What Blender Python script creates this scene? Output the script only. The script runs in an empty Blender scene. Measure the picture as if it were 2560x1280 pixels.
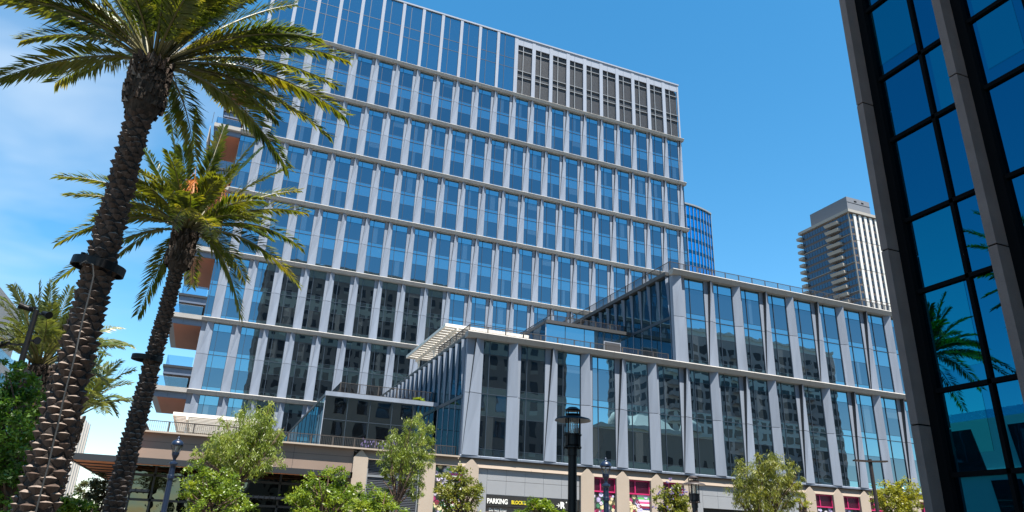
import bpy, math, random
from mathutils import Vector, Matrix
R = math.radians
sc = bpy.context.scene
C = sc.collection
# ------------------------------------------------------------------ camera
F_PX, YAW, PITCH, ROLL = 1784.7, .378119, .381433, .0396165
EYE = Vector((0, 0, 1.6))
_f = Vector((math.sin(YAW)*math.cos(PITCH), math.cos(YAW)*math.cos(PITCH), math.sin(PITCH)))
_r = Vector((math.cos(YAW), -math.sin(YAW), 0)); _u = _r.cross(_f)
_r2 = _r*math.cos(ROLL) + _u*math.sin(ROLL); _u2 = -_r*math.sin(ROLL) + _u*math.cos(ROLL)
cam_d = bpy.data.cameras.new('camera'); cam = bpy.data.objects.new('camera', cam_d); C.objects.link(cam)
m = Matrix((( _r2.x, _u2.x, -_f.x, EYE.x), (_r2.y, _u2.y, -_f.y, EYE.y), (_r2.z, _u2.z, -_f.z, EYE.z), (0, 0, 0, 1)))
cam.matrix_world = m
cam_d.sensor_width = 36; cam_d.lens = F_PX/2560*36; cam_d.clip_end = 6000; cam_d.clip_start = .1
sc.camera = cam
# ------------------------------------------------------------------ light
SUN_EL, SUN_AZ = R(69), R(8)        # azimuth: from -Y towards +X
sund = Vector((math.cos(SUN_EL)*math.sin(SUN_AZ), -math.cos(SUN_EL)*math.cos(SUN_AZ), math.sin(SUN_EL)))
sl = bpy.data.lights.new('sun', 'SUN'); sl.energy = 5.0; sl.angle = R(.5); sl.color = (1, .94, .84)
so = bpy.data.objects.new('sun', sl); C.objects.link(so); so.rotation_euler = sund.to_track_quat('Z', 'Y').to_euler(); so.location = (0, 0, 120)
w = bpy.data.worlds.new('World'); sc.world = w; w.use_nodes = True
nt = w.node_tree; nt.nodes.clear()
N = nt.nodes.new; L = nt.links.new
sky = N('ShaderNodeTexSky'); sky.sky_type = 'NISHITA'; sky.sun_disc = False; sky.sun_elevation = SUN_EL
sky.sun_rotation = R(180) - SUN_AZ
sky.air_density = 1.0; sky.dust_density = .05; sky.ozone_density = 1.0; sky.altitude = 0
hsv = N('ShaderNodeHueSaturation'); hsv.inputs['Saturation'].default_value = 1.35; hsv.inputs['Value'].default_value = 1.03; hsv.inputs['Hue'].default_value = .487
L(sky.outputs[0], hsv.inputs['Color'])
tc = N('ShaderNodeTexCoord')
mp = N('ShaderNodeMapping'); mp.inputs['Scale'].default_value = (1.4, 1.4, 4.2); mp.inputs['Rotation'].default_value = (R(28), R(12), R(20))
L(tc.outputs['Generated'], mp.inputs['Vector'])
no = N('ShaderNodeTexNoise'); no.inputs['Scale'].default_value = 1.5; no.inputs['Detail'].default_value = 4.5; no.inputs['Roughness'].default_value = .58; no.inputs['Distortion'].default_value = .35
L(mp.outputs[0], no.inputs['Vector'])
cr = N('ShaderNodeMapRange'); cr.inputs['From Min'].default_value = .42; cr.inputs['From Max'].default_value = .82; L(no.outputs['Fac'], cr.inputs['Value'])
def cloud_mask(az, el, c0, c1):
    d = Vector((math.sin(R(az))*math.cos(R(el)), math.cos(R(az))*math.cos(R(el)), math.sin(R(el))))
    dp = N('ShaderNodeVectorMath'); dp.operation = 'DOT_PRODUCT'; dp.inputs[1].default_value = d
    nrm = N('ShaderNodeVectorMath'); nrm.operation = 'NORMALIZE'; L(tc.outputs['Generated'], nrm.inputs[0]); L(nrm.outputs[0], dp.inputs[0])
    mr = N('ShaderNodeMapRange'); mr.interpolation_type = 'SMOOTHSTEP'; mr.inputs['From Min'].default_value = c0; mr.inputs['From Max'].default_value = c1
    L(dp.outputs['Value'], mr.inputs['Value']); return mr
m1 = cloud_mask(-24, 26, .90, .995)
m2 = cloud_mask(-2, -8, .90, 1.0)
mx = N('ShaderNodeMath'); mx.operation = 'MAXIMUM'; L(m1.outputs[0], mx.inputs[0]); L(m2.outputs[0], mx.inputs[1])
mu = N('ShaderNodeMath'); mu.operation = 'MULTIPLY'; L(mx.outputs[0], mu.inputs[0]); L(cr.outputs[0], mu.inputs[1])
mu2 = N('ShaderNodeMath'); mu2.operation = 'MULTIPLY'; mu2.use_clamp = True; L(mu.outputs[0], mu2.inputs[0]); mu2.inputs[1].default_value = .8
mixc = N('ShaderNodeMixRGB'); L(mu2.outputs[0], mixc.inputs[0]); L(hsv.outputs[0], mixc.inputs[1]); mixc.inputs[2].default_value = (4.0, 4.6, 5.2, 1)
bg = N('ShaderNodeBackground'); bg.inputs['Strength'].default_value = .077
L(mixc.outputs[0], bg.inputs['Color']); out = N('ShaderNodeOutputWorld'); L(bg.outputs[0], out.inputs['Surface'])
sc.view_settings.view_transform = 'Standard'; sc.view_settings.look = 'None'; sc.view_settings.exposure = 1.57; sc.view_settings.gamma = 1
sc.cycles.max_bounces = 8; sc.cycles.transparent_max_bounces = 12
# ------------------------------------------------------------------ helpers
def ray(px, py):
    a = (px-1280)/F_PX; b = -(py-640)/F_PX
    return _r2*a + _u2*b + _f
def at(px, py, dist):           # point at horizontal distance dist on a pixel's ray
    r = ray(px, py); return EYE + r*(dist/math.hypot(r.x, r.y))
MATS = {}
ALB = .47
def mat(name, col, rough=.6, metal=0, noise=0, nscale=3, spec=.5, bump=0, bscale=20, nstretch=(1, 1, 1)):
    col = tuple(c*ALB for c in col)
    ma = bpy.data.materials.new(name); ma.use_nodes = True; t = ma.node_tree; b = t.nodes['Principled BSDF']
    b.inputs['Roughness'].default_value = rough; b.inputs['Metallic'].default_value = metal; b.inputs['Base Color'].default_value = (*col, 1)
    b.inputs['Specular IOR Level'].default_value = spec
    if noise or bump:
        tcn = t.nodes.new('ShaderNodeTexCoord'); mpn = t.nodes.new('ShaderNodeMapping'); mpn.inputs['Scale'].default_value = nstretch
        t.links.new(tcn.outputs['Object'], mpn.inputs['Vector'])
    if noise:
        n = t.nodes.new('ShaderNodeTexNoise'); n.inputs['Scale'].default_value = nscale; n.inputs['Detail'].default_value = 5; t.links.new(mpn.outputs[0], n.inputs['Vector'])
        r_ = t.nodes.new('ShaderNodeMapRange'); r_.inputs['From Min'].default_value = .3; r_.inputs['From Max'].default_value = .7; r_.inputs['To Min'].default_value = 1-noise; r_.inputs['To Max'].default_value = 1+noise
        t.links.new(n.outputs['Fac'], r_.inputs['Value'])
        v = t.nodes.new('ShaderNodeVectorMath'); v.operation = 'SCALE'; v.inputs[0].default_value = col; t.links.new(r_.outputs[0], v.inputs['Scale']); t.links.new(v.outputs[0], b.inputs['Base Color'])
    if bump:
        n2 = t.nodes.new('ShaderNodeTexNoise'); n2.inputs['Scale'].default_value = bscale; n2.inputs['Detail'].default_value = 6; t.links.new(mpn.outputs[0], n2.inputs['Vector'])
        bp = t.nodes.new('ShaderNodeBump'); bp.inputs['Strength'].default_value = bump; bp.inputs['Distance'].default_value = .03
        t.links.new(n2.outputs['Fac'], bp.inputs['Height']); t.links.new(bp.outputs[0], b.inputs['Normal'])
    MATS[name] = ma; return ma
def glass(name, tint, body, refl, wav=.35, wscale=.35, rough=.0):
    """coated facade glass: a tinted mirror over a dark body; slow waves bend the reflection"""
    ma = bpy.data.materials.new(name); ma.use_nodes = True; t = ma.node_tree; t.nodes.clear(); n = t.nodes.new; l = t.links.new
    g = n('ShaderNodeBsdfGlossy'); g.inputs['Color'].default_value = (*tint, 1); g.inputs['Roughness'].default_value = rough
    d = n('ShaderNodeBsdfDiffuse'); d.inputs['Color'].default_value = (*body, 1)
    lw = n('ShaderNodeLayerWeight'); lw.inputs['Blend'].default_value = .35
    mr = n('ShaderNodeMapRange'); mr.inputs['To Min'].default_value = refl; mr.inputs['To Max'].default_value = 1.0; l(lw.outputs['Fresnel'], mr.inputs['Value'])
    mix = n('ShaderNodeMixShader'); l(mr.outputs[0], mix.inputs[0]); l(d.outputs[0], mix.inputs[1]); l(g.outputs[0], mix.inputs[2])
    tcn = n('ShaderNodeTexCoord'); ns = n('ShaderNodeTexNoise'); ns.inputs['Scale'].default_value = wscale; ns.inputs['Detail'].default_value = 1.5
    l(tcn.outputs['Object'], ns.inputs['Vector'])
    bp = n('ShaderNodeBump'); bp.inputs['Strength'].default_value = wav; bp.inputs['Distance'].default_value = .06
    l(ns.outputs['Fac'], bp.inputs['Height']); l(bp.outputs[0], g.inputs['Normal'])
    o = n('ShaderNodeOutputMaterial'); l(mix.outputs[0], o.inputs['Surface']); MATS[name] = ma; return ma
def clear_glass(name, tint=(.8, .92, .97), refl=.12):
    ma = bpy.data.materials.new(name); ma.use_nodes = True; t = ma.node_tree; t.nodes.clear(); n = t.nodes.new; l = t.links.new
    g = n('ShaderNodeBsdfGlossy'); g.inputs['Roughness'].default_value = .0
    d = n('ShaderNodeBsdfTransparent'); d.inputs['Color'].default_value = (*tint, 1)
    lw = n('ShaderNodeLayerWeight'); lw.inputs['Blend'].default_value = .3
    mr = n('ShaderNodeMapRange'); mr.inputs['To Min'].default_value = refl; mr.inputs['To Max'].default_value = .8; l(lw.outputs['Fresnel'], mr.inputs['Value'])
    mix = n('ShaderNodeMixShader'); l(mr.outputs[0], mix.inputs[0]); l(d.outputs[0], mix.inputs[1]); l(g.outputs[0], mix.inputs[2])
    o = n('ShaderNodeOutputMaterial'); l(mix.outputs[0], o.inputs['Surface']); MATS[name] = ma; return ma
def leafmat(name, cols, scale=1.2, rough=.45, trans=.35, tmul=1.5):
    """leaf: colour varies by clump; some light passes through"""
    cols = [tuple(c*.76 for c in k) for k in cols]
    ma = bpy.data.materials.new(name); ma.use_nodes = True; t = ma.node_tree; t.nodes.clear(); n = t.nodes.new; l = t.links.new
    tcn = n('ShaderNodeTexCoord'); ns = n('ShaderNodeTexNoise'); ns.inputs['Scale'].default_value = scale; ns.inputs['Detail'].default_value = 6; ns.inputs['Roughness'].default_value = .7
    l(tcn.outputs['Object'], ns.inputs['Vector']); rp = n('ShaderNodeValToRGB'); l(ns.outputs['Fac'], rp.inputs[0])
    e = rp.color_ramp.elements; e[0].position = .3; e[0].color = (*cols[0], 1); e[1].position = .7; e[1].color = (*cols[-1], 1)
    for i, c_ in enumerate(cols[1:-1]): x = e.new(.3+.4*(i+1)/(len(cols)-1)); x.color = (*c_, 1)
    b = n('ShaderNodeBsdfPrincipled'); b.inputs['Roughness'].default_value = rough; l(rp.outputs[0], b.inputs['Base Color'])
    tr = n('ShaderNodeBsdfTranslucent'); vm = n('ShaderNodeVectorMath'); vm.operation = 'MULTIPLY'; vm.inputs[1].default_value = (tmul*1.1, tmul, tmul*.45); l(rp.outputs[0], vm.inputs[0]); l(vm.outputs[0], tr.inputs['Color'])
    mix = n('ShaderNodeMixShader'); mix.inputs[0].default_value = trans; l(b.outputs[0], mix.inputs[1]); l(tr.outputs[0], mix.inputs[2])
    o = n('ShaderNodeOutputMaterial'); l(mix.outputs[0], o.inputs['Surface']); MATS[name] = ma; return ma

class MB:
    def __init__(s): s.v = []; s.f = []; s.mi = []; s.slots = []
    def _m(s, name):
        if name not in s.slots: s.slots.append(name)
        return s.slots.index(name)
    def face(s, pts, mt):
        i = len(s.v); s.v += [tuple(p) for p in pts]; s.f.append(tuple(range(i, i+len(pts)))); s.mi.append(s._m(mt))
    def box(s, a, b, mt):
        x0, y0, z0 = a; x1, y1, z1 = b
        s.hexa([(x0, y0, z0), (x1, y0, z0), (x1, y1, z0), (x0, y1, z0), (x0, y0, z1), (x1, y0, z1), (x1, y1, z1), (x0, y1, z1)], mt)
    def hexa(s, p, mt):
        i = len(s.v); s.v += [tuple(q) for q in p]; k = s._m(mt)
        for f in ((3, 2, 1, 0), (4, 5, 6, 7), (0, 1, 5, 4), (1, 2, 6, 5), (2, 3, 7, 6), (3, 0, 4, 7)):
            s.f.append(tuple(i+j for j in f)); s.mi.append(k)
    def bar(s, p, q, w, h, mt, up=(0, 0, 1)):
        p = Vector(p); q = Vector(q); d = (q-p).normalized(); u = Vector(up)
        if abs(d.dot(u)) > .98: u = Vector((0, 1, 0))
        a = d.cross(u).normalized()*w/2; b = a.cross(d).normalized()*h/2
        s.hexa([p-a-b, p+a-b, q+a-b, q-a-b, p-a+b, p+a+b, q+a+b, q-a+b], mt)
    def tube(s, pts, rad, mt, n=10, cap=True):
        rings = []; pts = [Vector(p) for p in pts]; k = s._m(mt); base = len(s.v)
        for j, p in enumerate(pts):
            d = (pts[min(j+1, len(pts)-1)] - pts[max(j-1, 0)])
            if d.length < 1e-6: d = Vector((0, 0, 1))
            d.normalize(); ref = Vector((1, 0, 0)) if abs(d.x) < .9 else Vector((0, 1, 0))
            a = d.cross(ref).normalized(); b = d.cross(a)
            r_ = rad[j] if isinstance(rad, (list, tuple)) else rad
            for q in range(n):
                t = 2*math.pi*q/n; s.v.append(tuple(p + a*math.cos(t)*r_ + b*math.sin(t)*r_))
        for j in range(len(pts)-1):
            for q in range(n):
                a0 = base+j*n+q; a1 = base+j*n+(q+1) % n
                s.f.append((a0, a1, a1+n, a0+n)); s.mi.append(k)
        if cap:
            s.f.append(tuple(base+q for q in range(n))); s.mi.append(k)
            e = base+(len(pts)-1)*n; s.f.append(tuple(e+q for q in reversed(range(n)))); s.mi.append(k)
    def lathe(s, c, prof, mt, n=24, tilt=None):
        c = Vector(c); base = len(s.v); k = s._m(mt); q_ = tilt if tilt else Matrix.Identity(3)
        for r_, z in prof:
            for q in range(n):
                t = 2*math.pi*q/n; s.v.append(tuple(c + q_ @ Vector((r_*math.cos(t), r_*math.sin(t), z))))
        for j in range(len(prof)-1):
            for q in range(n):
                a0 = base+j*n+q; a1 = base+j*n+(q+1) % n
                s.f.append((a0, a1, a1+n, a0+n)); s.mi.append(k)
    def build(s, name, parent=None, off=(0, 0, 0), smooth=False):
        """vertices are world coordinates; a child is stored relative to its thing"""
        o_ = Vector(off)
        root = Vector((0, 0, 0)); p = parent
        while p is not None: root += p.location; p = p.parent
        me = bpy.data.meshes.new(name); me.from_pydata([tuple(Vector(v)+o_-root) for v in s.v], [], s.f)
        for sl_ in s.slots: me.materials.append(MATS[sl_])
        me.polygons.foreach_set('material_index', s.mi)
        if smooth: me.polygons.foreach_set('use_smooth', [True]*len(s.f))
        me.update(); o = bpy.data.objects.new(name, me); C.objects.link(o)
        if parent is not None: o.parent = parent
        return o
def tag(o, label, cat, group=None):
    o['label'] = label; o['category'] = cat
    if group: o['group'] = group
    return o
def thing(name, label, cat, loc, group=None):
    o = bpy.data.objects.new(name, None); C.objects.link(o); o.location = loc; o.empty_display_size = .5
    return tag(o, label, cat, group)
def structure(o): o['kind'] = 'structure'; return o
UP = (0, 0, 1.6)      # building heights below were measured from eye level
# ------------------------------------------------------------------ materials
mat('ground_paving', (.2, .19, .17), .85, noise=.15, nscale=.6)
mat('panel', (.385, .45, .57), .7, noise=.11, nscale=1.6, spec=.15, nstretch=(1, 1, .12))
mat('panel_pale', (.47, .53, .65), .7, spec=.15, noise=.04, nscale=.4)
mat('ledge', (.58, .555, .53), .7, spec=.15, noise=.05, nscale=.8)
mat('dark_metal', (.035, .038, .045), .45)
mat('mullion', (.05, .075, .11), .4)
mat('shade_trim_grey', (.07, .075, .085), .6)  # dark grey: painted shade on the pier step faces, own colour of a roof parapet
mat('rail_metal', (.085, .072, .066), .5)
mat('rust_soffit', (.78, .27, .14), .6, noise=.12, nscale=.5, nstretch=(1, .2, 1))
mat('fascia_blue', (.22, .27, .38), .4, metal=.2)
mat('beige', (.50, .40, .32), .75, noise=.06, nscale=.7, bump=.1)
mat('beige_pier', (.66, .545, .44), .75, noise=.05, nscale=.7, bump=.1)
mat('taupe', (.42, .30, .235), .7, noise=.06, nscale=.5)
mat('grey_panel', (.46, .48, .52), .5, noise=.04, nscale=.8)
mat('louver', (.09, .095, .115), .55, noise=.1, nscale=2, nstretch=(1, 1, 12))
mat('louver_slat', (.15, .165, .20), .5)
mat('louver_frame', (.36, .39, .43), .45)
mat('window_dark', (.035, .042, .05), .25)
mat('black', (.006, .006, .007), .8, spec=.08)
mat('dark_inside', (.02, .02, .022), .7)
mat('white_paint', (1.55, 1.45, 1.3), .5)
mat('wood_slat', (1.35, .52, .22), .55, noise=.15, nscale=2)
mat('magenta', (.85, .025, .20), .5)
mat('magenta_dark', (.24, .012, .08), .5)
mat('sign_black', (.03, .03, .03), .5); mat('sign_white', (1.4, 1.4, 1.35), .5); mat('sign_yellow', (1.3, 1.05, .05), .5)
mat('sign_grey', (.30, .27, .25), .5)
mat('side_trim', (.11, .11, .115), .5)
mat('deck', (.38, .36, .33), .8)
mat('concrete_dark', (.36, .245, .205), .8, noise=.12, nscale=2.5, bump=.35, bscale=45)
mat('stucco_grey', (.66, .53, .45), .85, noise=.06, nscale=.2)
mat('grid_wall', (1.15, 1.1, 1.05), .85)
mat('stucco_tan', (1.0, .86, .70), .85); mat('stucco_pale', (.95, .92, .88), .8); mat('terracotta', (.42, .17, .09), .8)
mat('bright_render', (1.5, 1.45, 1.35), .8)
mat('penthouse', (.24, .26, .31), .7)
mat('tower_white', (1.0, .98, .94), .7, noise=.05, nscale=.4); mat('tower_tan', (.54, .51, .47), .75); mat('tower_brown', (.15, .115, .105), .6)
mat('blue_pole', (.012, .028, .075), .35); mat('black_pole', (.006, .005, .006), .5, spec=.25); mat('brown_pole', (.06, .042, .038), .5)
mat('shade_under', (1.7, 1.45, 1.25), .6); mat('lens', (.75, .75, .72), .25)
mat('cable', (.06, .06, .06), .5)
mat('trunk_dark', (.045, .030, .023), .9, noise=.4, nscale=9, bump=.6, bscale=25)
mat('boot', (.12, .075, .055), .9, noise=.35, nscale=12, bump=.5, bscale=40)
mat('boot_cut', (.36, .28, .235), .85, noise=.3, nscale=14, bump=.4, bscale=40)
mat('fibre', (.062, .042, .030), .95, noise=.5, nscale=14, bump=.9, bscale=30, nstretch=(1, 1, .3))
mat('rachis', (.19, .17, .05), .5, noise=.2, nscale=3)
mat('fruit_stalk', (.95, .30, .04), .6)
mat('bark', (.20, .12, .085), .9, noise=.3, nscale=12)
mat('flower_violet', (.30, .24, .55), .6)
leafmat('palm_leaf', [(.028, .055, .008), (.085, .125, .012), (.19, .205, .020), (.38, .31, .03)], .9, .30, .42)
leafmat('palm_leaf_far', [(.045, .08, .018), (.12, .155, .040), (.24, .25, .085)], 1.1, .4, .3)
leafmat('willow_leaf', [(.06, .11, .015), (.19, .26, .035), (.42, .46, .10)], 1.8, .45, .42)
leafmat('olive_leaf', [(.06, .09, .015), (.18, .21, .03), (.36, .36, .07)], 1.8, .45, .4)
leafmat('bright_leaf', [(.045, .10, .012), (.16, .25, .022), (.37, .43, .04)], 1.3, .4, .4)
leafmat('hedge_leaf', [(.03, .09, .010), (.09, .20, .02), (.22, .38, .04)], 1.2, .35, .3)
leafmat('yellow_leaf', [(.13, .16, .02), (.26, .28, .03), (.42, .40, .05)], 1.2, .4, .4)
leafmat('dull_leaf', [(.05, .07, .03), (.11, .13, .06), (.17, .19, .10)], 1.2, .5, .3)
glass('glass_blind', (.26, .31, .35), (.05, .065, .075), .74, .075, .6)
glass('glass_vision', (.17, .225, .265), (.014, .020, .028), .86, .075, .6)
glass('glass_spandrel', (.24, .41, .48), (.050, .066, .074), .82, .07, .6)
glass('glass_top', (.22, .34, .40), (.03, .05, .07), .85, .08, .3)
glass('glass_box', (.26, .32, .34), (.010, .012, .014), .8, .18, .35)
glass('glass_side', (.10, .19, .25), (.015, .03, .04), .55, .2, .4)
glass('glass_dark', (.010, .165, .27), (.002, .004, .006), .9, .015, .35)
glass('glass_store', (.16, .18, .16), (.006, .007, .006), .5, .3, .8)
glass('glass_dark_pale', (.010, .215, .30), (.002, .012, .018), .9, .02, .35)
glass('glass_far', (.03, .42, .75), (.005, .05, .10), .9, .3, .12)
glass('glass_plain', (.25, .30, .36), (.02, .024, .03), .35, .1, .5)
clear_glass('rail_glass', (.62, .78, .88), .14)
clear_glass('lamp_glass', (.93, .95, .96), .08)

# ------------------------------------------------------------------ ground
g = MB(); g.face([(-900, -900, 0), (900, -900, 0), (900, 1500, 0), (-900, 1500, 0)], 'ground_paving'); structure(g.build('plaza_ground'))

# ------------------------------------------------------------------ facade kit
class Wall:
    """local frame: u along the wall, d outwards, z up"""
    def __init__(s, o, a, n): s.o = Vector(o); s.a = Vector(a); s.n = Vector(n)
    def P(s, u, d, z): return s.o + s.a*u + s.n*d + Vector((0, 0, z))
    def box(s, mb, u0, u1, d0, d1, z0, z1, mt):
        P = s.P
        mb.hexa([P(u0, d1, z0), P(u1, d1, z0), P(u1, d0, z0), P(u0, d0, z0), P(u0, d1, z1), P(u1, d1, z1), P(u1, d0, z1), P(u0, d0, z1)], mt)
    def quad(s, mb, u0, u1, d, z0, z1, mt):
        P = s.P; mb.face([P(u0, d, z0), P(u1, d, z0), P(u1, d, z1), P(u0, d, z1)], mt)
def pier(W, u0, u1, z0, z1, flip=False, D=.42, back=.06, mt='panel', joint=True):
    """folded panel: one facet nearly flush, the other standing out along a slanting crease"""
    mb = MB(); w_ = u1-u0
    def seg(za, zb, fa, fb):
        def X(t): return u1 - t*w_ if flip else u0 + t*w_
        P = W.P
        ca, cb = fa, fb; g_ = lambda z: back + (D-back)*(.22+.78*(z-z0)/(z1-z0)); Da, Db = g_(za), g_(zb)
        l0, l1, c0, c1, r0, r1 = X(0), X(0), X(ca), X(cb), X(1), X(1)
        fs = [[P(l0, back, za), P(c0, back, za), P(c1, back, zb), P(l1, back, zb)],
              [P(c0, back, za), P(c0, Da, za), P(c1, Db, zb), P(c1, back, zb)],
              [P(c0, Da, za), P(r0, .10, za), P(r1, .10, zb), P(c1, Db, zb)],
              [P(r0, .10, za), P(r0, -.15, za), P(r1, -.15, zb), P(r1, .10, zb)],
              [P(l0, -.15, za), P(l0, back, za), P(l1, back, zb), P(l1, -.15, zb)],
              [P(l1, -.1, zb), P(l1, back, zb), P(c1, back, zb), P(c1, Db, zb), P(r1, .10, zb), P(r1, -.1, zb)],
              [P(r0, -.1, za), P(r0, .10, za), P(c0, Da, za), P(c0, back, za), P(l0, back, za), P(l0, -.1, za)]]
        for i, f in enumerate(fs):
            mb.face(f[::-1] if flip else f, 'shade_trim_grey' if i == 1 else mt)  # step face turned from the sun has its shade painted in as dark grey
    f0, f1 = .02, .46
    if joint:
        zm = z0 + (z1-z0)*.52; fm = f0+(f1-f0)*.52
        seg(z0, zm-.02, f0, fm); seg(zm+.02, z1, fm, f1)
        W.box(mb, u0+.04, u1-.04, -.1, .05, zm-.02, zm+.02, 'dark_metal')
    else: seg(z0, z1, f0, f1)
    return mb
def window(W, u0, u1, z0, z1, mside=.27, d=0.0):
    """double-storey strip of glazing: bands of pale spandrel and darker vision glass"""
    mb = MB(); h = z1-z0; top = z1
    zs = [z1, z1-h*.122, z1-h*.417, z1-h*.478, z1-h*.665, z1-h*.94, z0]
    mts = ['glass_spandrel', 'glass_vision', 'glass_spandrel', 'glass_spandrel', 'glass_vision', 'glass_spandrel']
    for i in range(6): W.quad(mb, u0, u1, d, zs[i+1], zs[i], mts[i])
    um = u0+(u1-u0)*mside; rnd = random.Random(int(u0*31+z0*7+W.n.x*5)); wd = u1-u0
    for zt_, zb_ in ((zs[1], zs[2]), (zs[4], zs[5])):
        q = rnd.random()
        if q < .28 and wd > 1: a = um+rnd.choice((0, .12))*wd; W.quad(mb, a, a+wd*rnd.uniform(.15, .4), d+.004, zb_, zt_, 'glass_blind')
        elif q < .38 and wd > 1: W.quad(mb, um, u1, d+.004, zt_-(zt_-zb_)*rnd.uniform(.2, .5), zt_, 'glass_blind')
        elif q < .44 and wd > 1: W.quad(mb, u0, um, d+.004, zb_, zt_, 'glass_blind')
    W.box(mb, um-.025, um+.025, d, d+.05, z0, z1, 'mullion')
    for i in (1, 2, 4, 5): W.box(mb, u0, u1, d, d+.022, zs[i]-.014, zs[i]+.014, 'mullion')
    W.box(mb, u0, u1, d, d+.06, zs[3]-.03, zs[3]+.03, 'mullion')
    for u in (u0, u1): W.box(mb, u-.025, u+.025, d, d+.045, z0, z1, 'mullion')
    return mb
def belt(W, u0, u1, z0, z1, d0, d1, step=1.53, mt='ledge', chamfer=.12):
    mb = MB(); n = max(1, round((u1-u0)/step)); st = (u1-u0)/n; P = W.P
    for i in range(n):
        a = u0+i*st+.008; b = u0+(i+1)*st-.008
        e = min(.09, (z1-z0)*.25)
        prof = [(d0, z0), (d1-chamfer, z0), (d1, z1-e), (d1-e*.9, z1), (d0, z1)]
        for (da, za), (db, zb) in zip(prof, prof[1:]): mb.face([P(a, da, za), P(b, da, za), P(b, db, zb), P(a, db, zb)], mt)
        for uu in (a, b): mb.face([P(uu, d_, z_) for d_, z_ in prof], mt)
    W.box(mb, u0+.02, u1-.02, d0, d1-chamfer-.03, z0+.02, z1-.02, 'dark_metal')
    return mb
def railing(mb, p, q, z0, z1, step=.115, post=1.5, mt='rail_metal', wide=.09):
    p = Vector(p); q = Vector(q); L_ = (q-p).length; d = (q-p)/L_
    Z = lambda v, z: Vector((v.x, v.y, z))
    mb.bar(Z(p, z1), Z(q, z1), .05, .045, mt); mb.bar(Z(p, z0+.1), Z(q, z0+.1), .03, .03, mt)
    n = int(L_/step)
    for i in range(n+1):
        c = p+d*(i*L_/n); mb.bar(Z(c, z0+.1), Z(c, z1), .018, .018, mt)
    n = max(1, round(L_/post))
    for i in range(n+1):
        c = p+d*(i*L_/n); mb.bar(Z(c, z0), Z(c, z1+.02), wide if abs(d.x) > .5 else .03, .03 if abs(d.x) > .5 else wide, mt, up=(0, 1, 0))
def seen(pt):
    """rough: does the camera see this point (pt in eye-level heights)?"""
    v = Vector(pt)
    x = v.dot(_r2)/v.dot(_f)*F_PX+1280; y = 640-v.dot(_u2)/v.dot(_f)*F_PX
    if v.dot(_f) <= 0 or not (-40 < x < 2600 and -40 < y < 1320): return 0
    if v.y > 60:
        t = 49.3/v.y; xx, zz = v.x*t, v.z*t
        if (xx > 16.3 and zz < 14.3) or (xx > 34.7 and zz < 22.7): return 0
    if x > 2110+y*.16: return 0
    return 1.0/v.length
def part_list(root, name, items, label=None):
    """items: (score, MB). The 100 that show largest are parts; the rest is one object"""
    items.sort(key=lambda t: -t[0])
    for s_, mb in items[:100]: mb.build(name, root, UP)
    if len(items) > 100:
        big = MB()
        for s_, mb in items[100:]:
            i = len(big.v); big.v += mb.v
            for f, mi in zip(mb.f, mb.mi): big.f.append(tuple(i+j for j in f)); big.mi.append(big._m(mb.slots[mi]))
        o = big.build('far_'+name+'s', root, UP); o['kind'] = 'stuff'

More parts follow.
